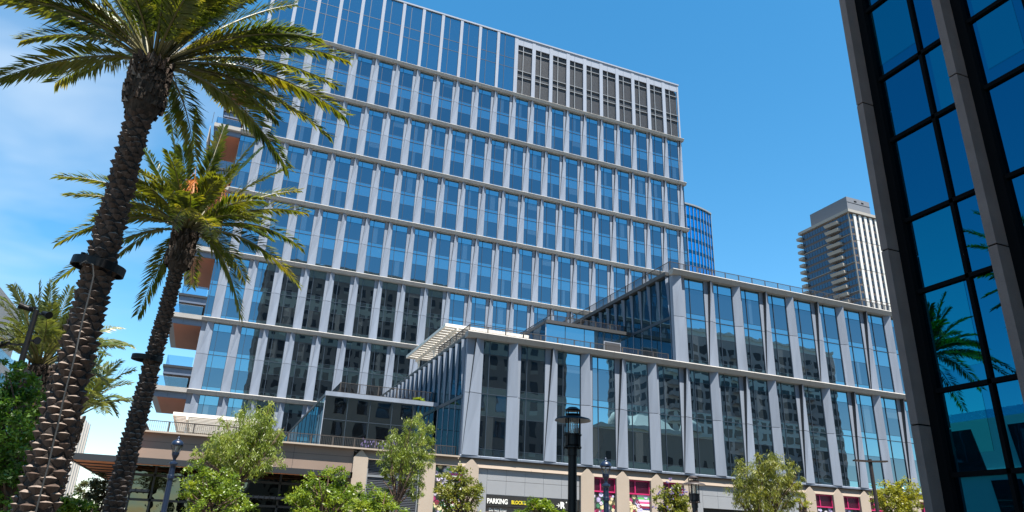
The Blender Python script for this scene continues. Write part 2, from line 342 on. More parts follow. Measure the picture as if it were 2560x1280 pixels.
# ------------------------------------------------------------------ the tall office tower (front plane y=87)
PITCHX = 3.06
LV = [14.25+8.32*i for i in range(7)]        # belt centres
def build_tower():
    T = thing('office_tower', 'tall blue glass tower with pale folded piers and balconies at its left end', 'office tower', (30, 98, 0))
    b = MB(); b.box((-3.3, 87.6, -1.6), (64.2, 114, 75.2), 'panel_pale'); b.build('core', T, UP)
    W = Wall((0, 87, 0), (1, 0, 0), (0, -1, 0))
    x0, x1 = -3.45, 64.5
    offs = [-.10, -.12, .44, .95, 1.52, 2.04, 2.58]
    piers, wins = [], []
    zones = [(5.4, LV[0]-.25)] + [(LV[i]+.25, LV[i+1]-.25) for i in range(6)]
    for k, (za, zb) in enumerate(zones):
        o = offs[k]; first = o-PITCHX*2; pl = []
        u = first
        while u < x1:
            a, c = u, u+1.0
            if c > x0 and a < x1: pl.append((max(a, x0), min(c, x1)))
            u += PITCHX
        if k <= 1: pl = [p for p in pl if p[1] > -2]; pl = [(x0, -2.15)] + pl if pl[0][0] > -2.5 else [(x0, -2.15)] + pl[1:]
        edge = [x0]
        for a, c in pl:
            zc = (za+zb)/2
            if c-a > .25: piers.append((seen((a, 87, zc)), pier(W, a, c, za, zb)))
        cur = x0
        for a, c in pl + [(x1, x1)]:
            if a-cur > .15:
                wins.append((max(seen((cur, 87, za+1)), seen((a, 87, (za+zb)/2)), seen((a, 87, zb-1))), window(W, cur+.02, a-.02, za, zb, .27)))
            cur = max(cur, c)
    part_list(T, 'pier', piers); part_list(T, 'window', wins)
    for z in LV: belt(W, x0-.1, x1+.25, z-.25, z+.25, -.1, .64, chamfer=.2).build('ledge', T, UP)
    # crown: glazed part, then louvred plant screen
    za, zt = LV[6]+.25, 75.3
    u = x0+.2; k = 0
    fins = [3.0+PITCHX*i for i in range(-2, 21)]
    for i, a in enumerate(fins):
        mb = MB(); hw = .46 if a < 33 else .6
        if a+hw > x1: hw = x1-a
        W.box(mb, a, a+hw, -.1, .16 if a < 33 else .10, za, zt-.04, 'panel_pale'); mb.build('fin', T, UP)
        if a < 33.4 and a+.46 < 33.5:
            mb = MB(); p, q = a+.46, a+PITCHX
            W.quad(mb, p, q, 0, za, zt, 'glass_top')
            W.box(mb, p+(q-p)*.36-.03, p+(q-p)*.36+.03, 0, .05, za, zt, 'mullion')
            for zz in (69.2, 71.0): W.box(mb, p, q, 0, .03, zz-.035, zz+.035, 'mullion')
            mb.build('crown_window', T, UP)
        elif a > 33.4 and a < 62.5:
            mb = MB(); p, q = a+.6, min(a+PITCHX, x1)
            W.quad(mb, p, q, -.28, za, 73.9, 'louver')
            for j in range(int((73.9-za)/.16)):
                zz = za+j*.16; W.box(mb, p, q, -.27, -.20, zz, zz+.06, 'louver_slat')
            W.box(mb, p+(q-p)*.38-.05, p+(q-p)*.38+.05, -.2, .02, za, 73.9, 'louver_frame')
            for zz in (72.9, 69.1, 67.95): W.box(mb, p, q, -.2, .0, zz-.05, zz+.05, 'louver_frame')
            W.box(mb, p, q, -.1, .06, 73.9, zt-.03, 'panel_pale')
            W.box(mb, p+.9, p+.93, .06, .064, 73.9, zt-.03, 'dark_metal')
            mb.build('louver_screen', T, UP)
    mb = MB(); W.quad(mb, x0, -3.12, 0, za, zt, 'glass_top'); mb.build('crown_window', T, UP)
    mb = MB(); mb.box((x0-.05, 86.8, 75.25), (x1+.1, 114.2, 75.5), 'panel_pale'); mb.build('roof', T, UP)
    # balconies beyond the left end
    for i, z in enumerate(LV[:6]):
        mb = MB(); xo = -7.15 if i < 4 else -6.7
        mb.box((xo, 86.37, z-.25), (x0-.1, 100, z+.25), 'ledge')
        mb.box((xo+.12, 86.85, z-.9), (x0, 99.9, z-.25), 'fascia_blue')
        mb.box((xo+.75, 87.1, z-.93), (x0-.02, 99.6, z-.9), 'rust_soffit')
        for xx in (-5.4,): mb.box((xx, 86.56, z-.9), (xx+.02, 86.6, z+.25), 'dark_metal')
        o = mb.build('balcony', T, UP)
        gl = MB(); gl.box((xo+.15, 86.75, z+.25), (x0-.2, 86.77, z+1.35), 'rail_glass'); gl.box((xo+.15, 86.8, z+.25), (xo+.17, 99.8, z+1.35), 'rail_glass')
        gl.bar((xo+.15, 86.76, z+1.36), (x0-.2, 86.76, z+1.36), .03, .03, 'louver_frame'); gl.build('glass_rail', o, UP)
        zm = z+2.4
        mb = MB(); xm = xo+.68
        mb.box((xm, 86.7, zm-.02), (x0, 99, zm+.25), 'dark_metal'); mb.box((xm+.15, 86.9, zm-.75), (x0, 98.9, zm-.02), 'fascia_blue'); mb.box((xm+.5, 87.1, zm-.78), (x0, 98.6, zm-.75), 'taupe' if i < 2 else 'rust_soffit')
        o = mb.build('balcony', T, UP)
        gl = MB(); gl.box((xm+.25, 86.85, zm+.25), (x0-.1, 86.87, zm+1.35), 'rail_glass'); gl.box((xm+.25, 86.9, zm+.25), (xm+.27, 98.8, zm+1.35), 'rail_glass'); gl.build('glass_rail', o, UP)
    mb = MB(); mb.box((-7.15, 86.6, LV[4]-2.6), (-7.05, 99.9, LV[4]-.25), 'ledge'); mb.box((-7.05, 86.8, LV[4]+.3), (-7.0, 86.9, LV[4]+1.9), 'dark_metal'); mb.build('side_screen', T, UP)
    return T
build_tower()

# ------------------------------------------------------------------ the lower wing (front plane y=49.3)
YP = 49.3
def text_mesh(txt, size, mt, bold=0, ext=.012):
    cu = bpy.data.curves.new('t', 'FONT'); cu.body = txt; cu.size = size; cu.extrude = ext; cu.offset = bold
    ob = bpy.data.objects.new('t', cu); C.objects.link(ob); dg = bpy.context.evaluated_depsgraph_get()
    me = bpy.data.meshes.new_from_object(ob.evaluated_get(dg)); bpy.data.objects.remove(ob)
    me.materials.clear(); me.materials.append(MATS[mt]); return me
def text_obj(name, txt, size, mt, x, y, z, parent, bold=0, width=None):
    me = text_mesh(txt, size, mt, bold); ys = [v.co.x for v in me.vertices]; sx = width/(max(ys)-min(ys)) if width else 1
    mn = min(ys)
    root = parent.matrix_world.translation; r0 = Vector((0, 0, 0)); p = parent
    while p is not None: r0 += p.location; p = p.parent
    for v in me.vertices:
        c = v.co.copy(); v.co = Vector((x+(c.x-mn)*sx, y-c.z, z+c.y)) - r0
    o = bpy.data.objects.new(name, me); C.objects.link(o); o.parent = parent; return o
def mural_mat():
    ma = bpy.data.materials.new('mural_print'); ma.use_nodes = True; t = ma.node_tree; n = t.nodes.new; l = t.links.new; b = t.nodes['Principled BSDF']; b.inputs['Roughness'].default_value = .6
    tcn = n('ShaderNodeTexCoord'); base = None
    v = n('ShaderNodeTexVoronoi'); v.inputs['Scale'].default_value = 2.6; l(tcn.outputs['Object'], v.inputs['Vector'])
    rp = n('ShaderNodeValToRGB'); rp.color_ramp.interpolation = 'CONSTANT'; l(v.outputs['Color'], rp.inputs[0])
    e = rp.color_ramp.elements; cols = [(.25, .02, .09), (.48, .42, .68), (.02, .03, .03), (.62, .58, .72), (.05, .20, .10), (.70, .60, .32), (.35, .03, .14), (.66, .62, .66)]
    e[0].color = (*cols[0], 1); e[1].position = .88; e[1].color = (*cols[-1], 1)
    for i, c_ in enumerate(cols[1:-1]): x = e.new((i+1)/8); x.color = (*c_, 1)
    v2 = n('ShaderNodeTexVoronoi'); v2.inputs['Scale'].default_value = 9; v2.feature = 'DISTANCE_TO_EDGE'; l(tcn.outputs['Object'], v2.inputs['Vector'])
    mr = n('ShaderNodeMapRange'); mr.inputs['From Max'].default_value = .12; mr.inputs['To Min'].default_value = .25; l(v2.outputs['Distance'], mr.inputs['Value'])
    mr2 = n('ShaderNodeMapRange'); mr2.inputs['From Min'].default_value = .55; mr2.inputs['From Max'].default_value = .35; mr2.inputs['To Min'].default_value = .12; l(v.outputs['Distance'], mr2.inputs['Value'])
    mm = n('ShaderNodeMath'); mm.operation = 'MULTIPLY'; l(mr.outputs[0], mm.inputs[0]); l(mr2.outputs[0], mm.inputs[1])
    vs = n('ShaderNodeVectorMath'); vs.operation = 'SCALE'; l(rp.outputs[0], vs.inputs[0]); l(mm.outputs[0], vs.inputs['Scale']); l(vs.outputs[0], b.inputs['Base Color'])
    MATS['mural_print'] = ma
mural_mat()
for nm, c_ in dict(st_white=(1.4, 1.4, 1.3), st_pink=(1.1, .14, .45), st_navy=(.05, .05, .25), st_green=(.2, .8, .2), st_lilac=(1.1, .95, 1.2), st_red=(.4, .02, .08), st_teal=(.05, .3, .2), petal=(1.0, .95, 1.4), cream=(1.3, 1.1, .75)).items(): mat(nm, c_, .6)

def build_wing():
    B = thing('wing_building', 'long low glass wing with slanting grey piers over a beige street level', 'office building', (45, 60, 0))
    # bodies
    b = MB(); b.box((16.45, 49.75, 5.5), (80, 86.9, 14.2), 'panel'); b.box((34.85, 49.75, 14.3), (80, 86.9, 22.5), 'panel'); b.build('core', B, UP)
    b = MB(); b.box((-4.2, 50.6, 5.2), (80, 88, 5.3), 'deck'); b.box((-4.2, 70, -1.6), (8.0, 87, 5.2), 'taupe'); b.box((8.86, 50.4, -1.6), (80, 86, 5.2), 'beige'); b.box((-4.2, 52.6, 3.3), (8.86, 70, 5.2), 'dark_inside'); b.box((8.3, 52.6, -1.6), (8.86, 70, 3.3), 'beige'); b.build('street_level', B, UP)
    W = Wall((0, YP, 0), (1, 0, 0), (0, -1, 0))
    piers, wins = [], []
    XE = 79
    for row, (xa, z0, z1) in enumerate(((16.3, 5.62, 14.07), (34.7, 14.5, 22.3))):
        k = 0; g0 = 17.56 if row == 0 else 35.98
        sc0 = (xa+z1)
        pr = pier(W, xa, g0, z0, z1, flip=(row == 1), D=.42); piers.append((1, pr))
        x = g0
        while x < XE:
            wins.append((seen((x+1, YP, z0+2))+seen((x+1, YP, z1-2)), window(W, x+.02, x+2.03, z0, z1, .25 if True else .75)))
            fl = (k % 2 == 0) if row == 0 else (k % 2 == 1)
            piers.append((seen((x+2.5, YP, z0+2))+seen((x+2.5, YP, z1-2)), pier(W, x+2.05, x+3.07, z0, z1, flip=fl, D=.5)))
            x += 3.07; k += 1
    part_list(B, 'pier', piers); part_list(B, 'window', wins)
    belt(W, 16.1, XE+.5, 14.05, 14.5, -.1, .66, chamfer=.2).build('ledge', B, UP)
    belt(W, 34.5, XE+.5, 22.28, 22.76, -.1, .66, chamfer=.2).build('ledge', B, UP)
    belt(W, 16.2, XE+.5, 5.46, 5.62, -.1, .09, mt='panel', chamfer=.02).build('ledge', B, UP)
    # dark side walls with twisted fins (x = 16.3 and x = 34.7)
    for X, ya, yb, z0, z1 in ((16.3, 49.6, 86.9, 5.3, 14.05), (34.7, 49.6, 86.9, 14.5, 22.3)):
        S = Wall((X, 0, 0), (0, -1, 0), (-1, 0, 0))
        gl = MB(); h = z1-z0
        for a_, b_, mt in ((0, .50, 'glass_side'), (.50, 1, 'glass_side')):
            S.quad(gl, -yb, -ya, 0, z0+h*a_, z0+h*b_, mt)
        S.box(gl, -yb, -ya, 0, .06, z0+h*.50, z0+h*.53, 'mullion'); gl.build('side_glazing', B, UP)
        y = ya+.15
        while y < yb-.5:
            mb = MB(); P = S.P; u = -y
            # a wedge: wide at the head and narrowing to an edge
            for za, zb, wa, wb, da, db in ((z0, z0+h*.5, .04, .06, .04, .06), (z0+h*.51, z1, .06, .28, .06, .32)):
                mb.face([P(u, .0, za), P(u-wa*.3, da, za), P(u-wb*.3, db, zb), P(u, .0, zb)], 'panel')
                mb.face([P(u-wa*.3, da, za), P(u-wa*1.6, .0, za), P(u-wb*1.6, .0, zb), P(u-wb*.3, db, zb)], 'panel')
            mb.build('side_fin', B, UP)
            y += 1.5
        mb = MB(); mb.box((X-(.08 if X < 20 else .35), ya+.1, z1+.06), (X+.1, yb, z1+(.30 if X < 20 else .40)), 'side_trim'); mb.build('side_ledge', B, UP)
    mb = MB(); Wc = W
    mb.box((16.28, 49.32, 5.5), (16.5, 49.6, 14.05), 'panel'); mb.box((34.68, 49.32, 14.5), (34.9, 49.6, 22.28), 'panel'); mb.build('corner_post', B, UP)
    # roof decks
    mb = MB(); mb.box((16.2, 49.3, 14.3), (34.8, 87, 14.42), 'deck'); mb.box((34.7, 49.3, 22.55), (80, 87, 22.68), 'deck'); mb.build('roof_deck', B, UP)
    # railings
    for segs in ([((-4.1, 50.2), (16.2, 50.2), 5.35, 6.22)], [((16.6, 49.9), (34.4, 49.9), 14.42, 15.3), ((16.6, 49.9), (16.6, 58), 14.42, 15.3)],
                 [((35, 49.9), (79, 49.9), 22.68, 23.85), ((35, 49.9), (35, 86), 22.68, 23.85)], [((-4.1, 50.2), (-4.1, 70), 5.35, 6.22)]):
        mb = MB()
        for a, c, z0, z1 in segs: railing(mb, (*a, 0), (*c, 0), z0, z1)
        mb.build('railing', B, UP)
    # glass pavilion on the terrace
    V = Wall((0, 56.3, 0), (1, 0, 0), (0, -1, 0))
    mb = MB()
    V.quad(mb, 7.43, 16.2, 0, 5.3, 8.2, 'glass_box'); V.quad(mb, 7.43, 16.2, 0, 8.2, 9.95, 'glass_box')
    for u in (7.43, 9.2, 10.95, 12.7, 14.45): V.box(mb, u-.02, u+.02, 0, .03, 5.3, 9.95, 'mullion')
    V.box(mb, 7.43, 16.2, 0, .03, 8.18, 8.23, 'mullion'); V.box(mb, 7.40, 7.46, 0, .06, 5.3, 9.95, 'panel_pale')
    mb.box((7.45, 56.4, 5.3), (16.2, 86.9, 9.9), 'dark_inside')
    S = Wall((7.43, 0, 0), (0, -1, 0), (-1, 0, 0))
    S.quad(mb, -86.9, -56.3, 0, 5.3, 9.95, 'glass_spandrel')
    for y in range(58, 86, 3): S.box(mb, -y-.02, -y+.02, 0, .03, 5.3, 9.95, 'mullion')
    o = mb.build('glass_pavilion', B, UP)
    mb = MB(); mb.box((7.38, 56.1, 9.95), (16.3, 56.5, 10.28), 'panel'); mb.box((7.38, 56.5, 9.95), (7.6, 87, 10.15), 'side_trim'); mb.build('parapet', o, UP)
    mb = MB(); railing(mb, (8.6, 57.2, 0), (16.2, 57.2, 0), 10.4, 11.25); railing(mb, (8.6, 57.2, 0), (8.6, 70, 0), 10.4, 11.25); mb.build('railing', o, UP)
    # glazed stair hall on the wing's roof
    V = Wall((0, 56.3, 0), (1, 0, 0), (0, -1, 0)); mb = MB()
    V.quad(mb, 25.9, 34.7, 0, 14.42, 18.45, 'glass_spandrel')
    for u in (27.85, 29.8, 31.75, 33.6): V.box(mb, u-.02, u+.02, 0, .03, 14.42, 18.45, 'mullion')
    V.box(mb, 31.8, 33.6, 0, .05, 16.6, 17.6, 'panel_pale'); V.box(mb, 31.88, 33.52, .05, .07, 16.68, 17.52, 'louver')
    mb.box((26, 56.4, 14.4), (34.6, 86.9, 18.4), 'dark_inside')
    S = Wall((25.9, 0, 0), (0, -1, 0), (-1, 0, 0)); S.quad(mb, -86.9, -56.3, 0, 14.42, 18.45, 'glass_vision')
    V.box(mb, 25.86, 25.93, -.02, .05, 14.42, 18.45, 'panel_pale')
    o = mb.build('roof_pavilion', B, UP)
    mb = MB(); mb.box((25.85, 56.1, 18.45), (34.7, 56.5, 18.75), 'shade_trim_grey'); mb.box((25.85, 56.5, 18.45), (26.1, 87, 18.75), 'side_trim'); mb.build('parapet', o, UP)
    mb = MB(); railing(mb, (26.8, 57.2, 0), (34.6, 57.2, 0), 18.9, 19.6); railing(mb, (26.8, 57.2, 0), (26.8, 80, 0), 18.9, 19.6); mb.build('railing', o, UP)
    # street level: coping, spandrels, pointed columns
    mb = MB(); mb.box((-4.3, 49.1, 5.40), (16.2, 50.7, 5.5), 'beige_pier'); mb.build('coping', B, UP)
    W2 = Wall((0, 49.5, 0), (1, 0, 0), (0, -1, 0))
    cols = [8.86, 13.52, 16.60, 25.8, 28.82, 31.87, 34.92, 47.12, 50.23, 53.28, 56.33, 59.38, 62.43, 65.5, 68.5]
    wd = {8.86: .98, 13.52: 1.02}
    for c in cols:
        ww = wd.get(c, 1.1); mb = MB(); P = W2.P; d = .22
        pts = [(c, -1.6), (c+ww, -1.6), (c+ww, 4.87), (c+ww/2, 5.42), (c, 4.87)]
        mb.face([P(x, d, z) for x, z in pts], 'beige_pier'); mb.face([P(x, -.3, z) for x, z in pts][::-1], 'beige_pier')
        for i in range(5):
            a, e = pts[i], pts[(i+1) % 5]; mb.face([P(a[0], d, a[1]), P(a[0], -.3, a[1]), P(e[0], -.3, e[1]), P(e[0], d, e[1])], 'beige_pier')
        mb.build('column', B, UP)
    for i in range(len(cols)-1):
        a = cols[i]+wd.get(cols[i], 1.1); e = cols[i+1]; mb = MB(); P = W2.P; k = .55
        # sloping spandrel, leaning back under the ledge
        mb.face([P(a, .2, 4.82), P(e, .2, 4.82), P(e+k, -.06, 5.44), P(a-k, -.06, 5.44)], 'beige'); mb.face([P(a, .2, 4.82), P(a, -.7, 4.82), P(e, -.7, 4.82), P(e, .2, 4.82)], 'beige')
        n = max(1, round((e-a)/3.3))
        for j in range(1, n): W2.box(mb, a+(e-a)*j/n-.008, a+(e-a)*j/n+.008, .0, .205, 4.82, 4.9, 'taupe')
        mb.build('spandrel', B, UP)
    mb = MB(); W2.box(mb, -4.2, 8.86, -1.0, .05, 3.75, 5.4, 'taupe')
    for x in (-1.9, 1.5, 5.0): W2.box(mb, x, x+.02, .05, .054, 3.75, 5.4, 'dark_metal')
    W2.box(mb, -4.2, 8.86, .05, .054, 4.88, 4.9, 'dark_metal'); mb.box((-4.2, 50.5, 3.75), (-4.0, 70, 5.4), 'taupe'); mb.build('wall_band', B, UP)
    # fills between the columns
    def fill(a, e, kind, seed=0):
        mb = MB(); rnd = random.Random(seed)
        if kind == 'vent':
            W2.quad(mb, a, e, -.2, -1.6, 4.82, 'louver')
            for j in range(60): W2.box(mb, a, e, -.19, -.10, -1.5+j*.106, -1.5+j*.106+.05, 'louver_slat')
            for u in (a+.04, e-.04, (a+e)/2+.05): W2.box(mb, u-.05, u+.05, -.18, -.02, -1.6, 4.8, 'louver_frame')
            W2.box(mb, a, e, -.18, -.03, 3.72, 3.86, 'louver_frame'); W2.box(mb, a, e, -.18, -.03, .4, .55, 'louver_frame')
            return mb.build('vent_screen', B, UP)
        if kind == 'grey':
            n = round((e-a)/1.66); st = (e-a-1.0)/n
            us = [a, a+.7]+[a+.7+(e-a-.75)*(i+1)/n for i in range(n)]
            for i in range(len(us)-1):
                for z0, z1 in ((4.05, 4.8), (3.1, 4.03)) if i else ((-1.6, 4.8),): W2.box(mb, us[i]+.008, us[i+1]-.008, -.2, .04, z0, z1, 'grey_panel')
            W2.box(mb, a, e, -.6, -.22, -1.6, 4.81, 'dark_inside')
            return mb.build('garage_panel', B, UP)
        if kind == 'mural':
            W2.box(mb, a, e, -.2, -.06, 3.75, 4.8, 'magenta_dark')
            for z in (4.76, 3.80): W2.box(mb, a, e, -.06, .02, z-.05, z+.05, 'magenta')
            for u in (a+.04, a+.62, e-.04): W2.box(mb, u-.045, u+.045, -.06, .022, 3.75, 4.8, 'magenta')
            for j in range(10): W2.box(mb, a, e, -.06, -.02, 3.86+j*.09, 3.88+j*.09, 'magenta_dark')
            mb.build('vent_screen', B, UP); mb = MB(); top = 3.73
        else: top = 4.8
        W2.quad(mb, a, e, -.06, -1.6, top, 'mural_print')
        if kind in ('striped', 'mural') and seed in (1, 3):
            cs = ['st_white', 'st_green', 'st_lilac', 'st_pink', 'st_white', 'st_red', 'st_navy', 'st_white', 'st_teal', 'st_white', 'st_pink', 'st_navy', 'st_green', 'st_lilac', 'st_white', 'st_red']
            h = .155
            for j in range(24):
                z = top-h*(j+1); u0 = a+(e-a)*(.42+.035*j*h/.155) if kind == 'mural' else a+(e-a)*.42
                if u0 < e-.1: W2.box(mb, u0, e, -.06, -.05, z, z+h, cs[j % len(cs)])
        # petals
        for j in range(16):
            cu_, cz = rnd.uniform(a+.1, e-.1), rnd.uniform(1.2, top-.1); r_ = rnd.uniform(.09, .2); mt = rnd.choice(['petal', 'petal', 'cream', 'st_lilac', 'st_red'])
            for q in range(7):
                t = 2*math.pi*q/7+j; x_, z_ = cu_+r_*.6*math.cos(t), cz+r_*.6*math.sin(t); s_ = r_*.34
                pts = [(x_+s_*math.cos(t+w_)*(1.5 if w_ in (0, math.pi) else 1), z_+s_*math.sin(t+w_)) for w_ in (0, .8, 1.57, 2.4, math.pi, 3.9, 4.7, 5.5)]
                pts = [(min(max(px_, a), e), min(pz, top)) for px_, pz in pts]
                mb.face([W2.P(px_, -.046+.001*j+.0001*q, pz) for px_, pz in pts], mt)
        return mb.build('mural', B, UP)
    fill(9.86, 13.5, 'vent'); fill(14.56, 16.6, 'striped', 1); fill(17.72, 25.8, 'grey'); fill(26.92, 28.82, 'mural', 2); fill(29.94, 31.87, 'mural', 3); fill(32.99, 34.92, 'mural', 4)
    fill(36.04, 47.12, 'grey'); fill(48.24, 50.23, 'mural', 5); fill(51.35, 53.28, 'mural', 6); fill(54.4, 56.33, 'mural', 7)
    for i, c in enumerate(cols[10:-1]): fill(c+1.12, cols[11+i], 'mural', 8+i)
    # storefront under the canopy
    V = Wall((0, 51.2, 0), (1, 0, 0), (0, -1, 0)); mb = MB()
    V.quad(mb, -4.1, 8.8, 0, -1.6, 3.7, 'glass_store')
    for u in (-4.1, -2.9, -.2, 1.7, 4.6, 6.8, 8.7): V.box(mb, u-.06, u+.06, 0, .12, -1.6, 3.7, 'dark_metal')
    for z in (3.05, 1.6): V.box(mb, -4.1, 8.8, 0, .12, z-.07, z+.07, 'dark_metal')
    o = mb.build('storefront', B, UP)
    for a, e in ((-4.1, -3.0), (2.3, 8.7)):
        mb = MB()
        for j in range(3): mb.box((a, 50.2+j*.25, 2.02+j*.0), (e, 50.34+j*.25, 2.16), 'louver_slat')
        x = a
        while x < e: mb.box((x, 50.15, 1.98), (x+.04, 51.1, 2.2), 'dark_metal'); x += .34
        mb.build('sunshade', o, UP)
    # parking sign and lettering
    mb = MB(); mb.box((18.42, 49.46, 2.32), (25.7, 49.6, 3.06), 'sign_black'); mb.box((18.42, 49.48, 3.06), (25.7, 49.58, 3.12), 'louver_frame'); s_ = mb.build('parking_sign', B, UP)
    s_['label'] = 'black sign with white PARKING and yellow BLOCK 2'
    mb = MB(); mb.box((18.42, 49.6, 1.2), (25.7, 49.7, 2.30), 'sign_grey')
    for j in range(8): mb.box((18.42, 49.58, 1.25+j*.13), (25.7, 49.6, 1.29+j*.13), 'taupe')
    mb.build('garage_door', B, UP)
    text_obj('lettering', 'PARKING', .46, 'sign_white', 18.5, 49.44, 2.50+1.6, s_, .014, 1.55)
    text_obj('lettering', 'BLOCK 2', .34, 'sign_yellow', 20.35, 49.44, 2.53+1.6, s_, .008, 1.12)
    text_obj('lettering', 'R', .60, 'sign_white', 24.2, 49.44, 2.44+1.6, s_, .03, .40)
    mb = MB(); mb.bar((23.88, 49.44, 2.62), (24.14, 49.44, 2.62), .03, .045, 'sign_white'); mb.bar((24.02, 49.44, 2.74), (24.15, 49.44, 2.62), .03, .045, 'sign_white'); mb.bar((24.02, 49.44, 2.50), (24.15, 49.44, 2.62), .03, .045, 'sign_white')
    mb.lathe((24.68, 49.44, 2.86), [(0, 0), (.05, 0)], 'sign_white', 12, Matrix.Rotation(R(90), 3, 'X')); mb.build('lettering', s_, UP)
    text_obj('lettering', 'Do Not Enter', .30, 'sign_white', 18.72, 49.57, 1.98+1.6, s_, .002, 1.35)
    # dark awning with wooden slats
    mb = MB(); x0, x1, yf = -7.35, 8.65, 47.9
    A = thing('entrance_canopy', 'dark edged canopy with orange wooden slats over the shopfront at left', 'canopy', (0, 48, 4.8))
    mb.box((x0, yf, 3.45), (x1, yf+.14, 3.80), 'dark_metal'); mb.box((x0, yf, 3.45), (x0+.12, 68, 3.80), 'dark_metal'); mb.box((x1-.12, yf, 3.45), (x1, 49.4, 3.80), 'dark_metal')
    mb.box((x0+.12, 67.9, 3.45), (-4.2, 68, 3.8), 'dark_metal')
    for x in (-4.6, -1.0, 2.6, 6.2): mb.box((x, yf-.006, 3.45), (x+.015, yf, 3.8), 'louver_frame')
    mb.build('edge_beam', A, UP)
    mb = MB(); y = yf+.4
    while y < 67.8:
        xx = -4.2 if y > 49.4 else x1-.14
        mb.box((x0+.14, y, 3.5), (xx, y+.06, 3.66), 'wood_slat'); y += .13
    x = x0+.3
    while x < x1-.2: mb.box((x, yf+.15, 3.42), (x+.16, yf+.4, 3.46), 'wood_slat'); x += .42
    mb.box((x0+.12, yf+.14, 3.68), (-4.2, 67.9, 3.72), 'wood_slat'); mb.box((-4.2, yf+.14, 3.68), (x1-.12, 49.4, 3.72), 'dark_metal')
    for y in (50.5, 53, 55.5, 58, 60.5, 63, 65.5): mb.box((x0+.14, y, 3.44), (-4.2, y+.1, 3.5), 'dark_metal')
    mb.build('wooden_soffit', A, UP)
    return B
build_wing()

def pergola(label, x0, x1, y0, y1, z, zb, dirx):
    T = thing('white_pergola', label, 'pergola', ((x0+x1)/2, (y0+y1)/2, zb+1.6), 'white rooftop pergolas')
    mb = MB()
    mb.box((x0, y0, z), (x1, y0+.12, z+.28), 'white_paint'); mb.box((x0, y1-.12, z), (x1, y1, z+.28), 'white_paint')
    mb.box((x0, y0+.12, z), (x0+.12, y1-.12, z+.28), 'white_paint'); mb.box((x1-.12, y0+.12, z), (x1, y1-.12, z+.28), 'white_paint'); mb.build('frame', T, UP)
    mb = MB(); y = y0+.3
    rnd = random.Random(4)
    while y < y1-.3:
        mb.box((x0+.1, y, z+.14), (x1-.1, y+.62, z+.19), 'white_paint'); y += .86
    mb.build('slat_panel', T, UP)
    for x in ([x0+1.1, x1-1.1] if x1-x0 > 3 else [x0+1]):
        mb = MB(); mb.bar((x, y0-.1, z-.12), (x, y1+.1, z-.12), .14, .26, 'white_paint'); mb.build('beam', T, UP)
        for y in (y0+1.2, (y0+y1)/2, y1-1.2):
            mb = MB(); mb.box((x-.07, y-.07, zb), (x+.07, y+.07, z-.25), 'white_paint'); mb.bar((x, y+.07, z-1.0), (x, y+.8, z-.2), .08, .08, 'white_paint'); mb.build('post', T, UP)
pergola('white slatted pergola on the wing roof in front of the tower', 17.05, 25, 58, 71.5, 17.3, 14.42, 1)
pergola('white panelled pergola on the terrace behind the left railing', -3.25, 3.4, 63.5, 75.5, 8.4, 5.3, 1)

# ------------------------------------------------------------------ dark office block at the right (face x=10)
def build_dark():
    D = thing('dark_office_block', 'dark office block with rough concrete pillars and deep blue glass at the right edge', 'office building', (16, 2, 0))
    XG = 10.36; S = Wall((XG, 0, 0), (0, -1, 0), (-1, 0, 0))
    b = MB(); b.box((XG+.06, -7.6, 0), (38, 8.03, 22), 'stucco_grey'); b.build('core', D)
    hz = [-.26, 1.18, 2.44, 4.08, 5.37, 6.955, 8.26, 9.86, 11.16, 12.76, 14.06, 15.66, 16.96, 18.56, 20]
    ys = [8.02, 6.92, 6.13, 5.07, 4.34, 3.28, 2.55, 1.49, .76, -.3, -1.03, -2.09, -2.82, -3.88, -4.6, -5.7, -7.6]
    pil = [8.09-1.775*i for i in range(9)]
    for i in range(len(pil)-1):
        a, e = pil[i]-.13, pil[i+1]
        mb = MB()
        S.quad(mb, -a+.0, -e, 0, -1.6, 20.4, 'glass_dark')
        vm = pil[i]-1.17
        S.box(mb, -vm-.03, -vm+.03, 0, .05, -1.6, 20.4, 'black')
        for z in hz: S.box(mb, -a, -e, 0, .05, z-.035, z+.035, 'black')
        rq = random.Random(40+i)
        for j in range(len(hz)-1):
            for ua, ub in ((-a+.18, -vm-.04), (-vm+.04, -e-.06)):
                if rq.random() < .42 and ub-ua > .3: S.quad(mb, ua+rq.choice((.0, .0, .1)), ub-rq.choice((0, .06, .14)), .004, hz[j]+.04+rq.choice((0, .0, .25)), hz[j+1]-.04, 'glass_dark_pale')
        S.box(mb, -a, -a+.16, 0, .10, -1.6, 20.4, 'black'); S.box(mb, -e-.05, -e, 0, .10, -1.6, 20.4, 'black')
        mb.build('window_strip', D, UP)
    for i, y in enumerate(pil):
        mb = MB(); zs = [-1.6, 1.92, 4.85, 7.78-.5*0, 10.7, 13.6, 16.5, 20.4]
        if i == 1: zs = [-1.6, 1.35, 4.28, 7.25, 10.2, 13.1, 16, 20.4]
        for j in range(len(zs)-1): mb.box((10.0, y-.135, zs[j]+.012), (10.26, y, zs[j+1]-.012), 'concrete_dark')
        mb.box((10.02, y-.125, -1.6), (10.25, y-.01, 20.4), 'black'); mb.box((10.26, y-.1, -1.6), (10.36, y-.03, 20.4), 'black')
        mb.build('pillar', D, UP)
    W = Wall((0, 8.03, 0), (1, 0, 0), (0, 1, 0))
    for i in range(8):
        for j in range(6): mb = MB(); W.box(mb, 12+i*3.2, 13.6+i*3.2, 0, .03, .8+j*3.4, 2.9+j*3.4, 'glass_plain'); mb.build('back_window', D)
build_dark()

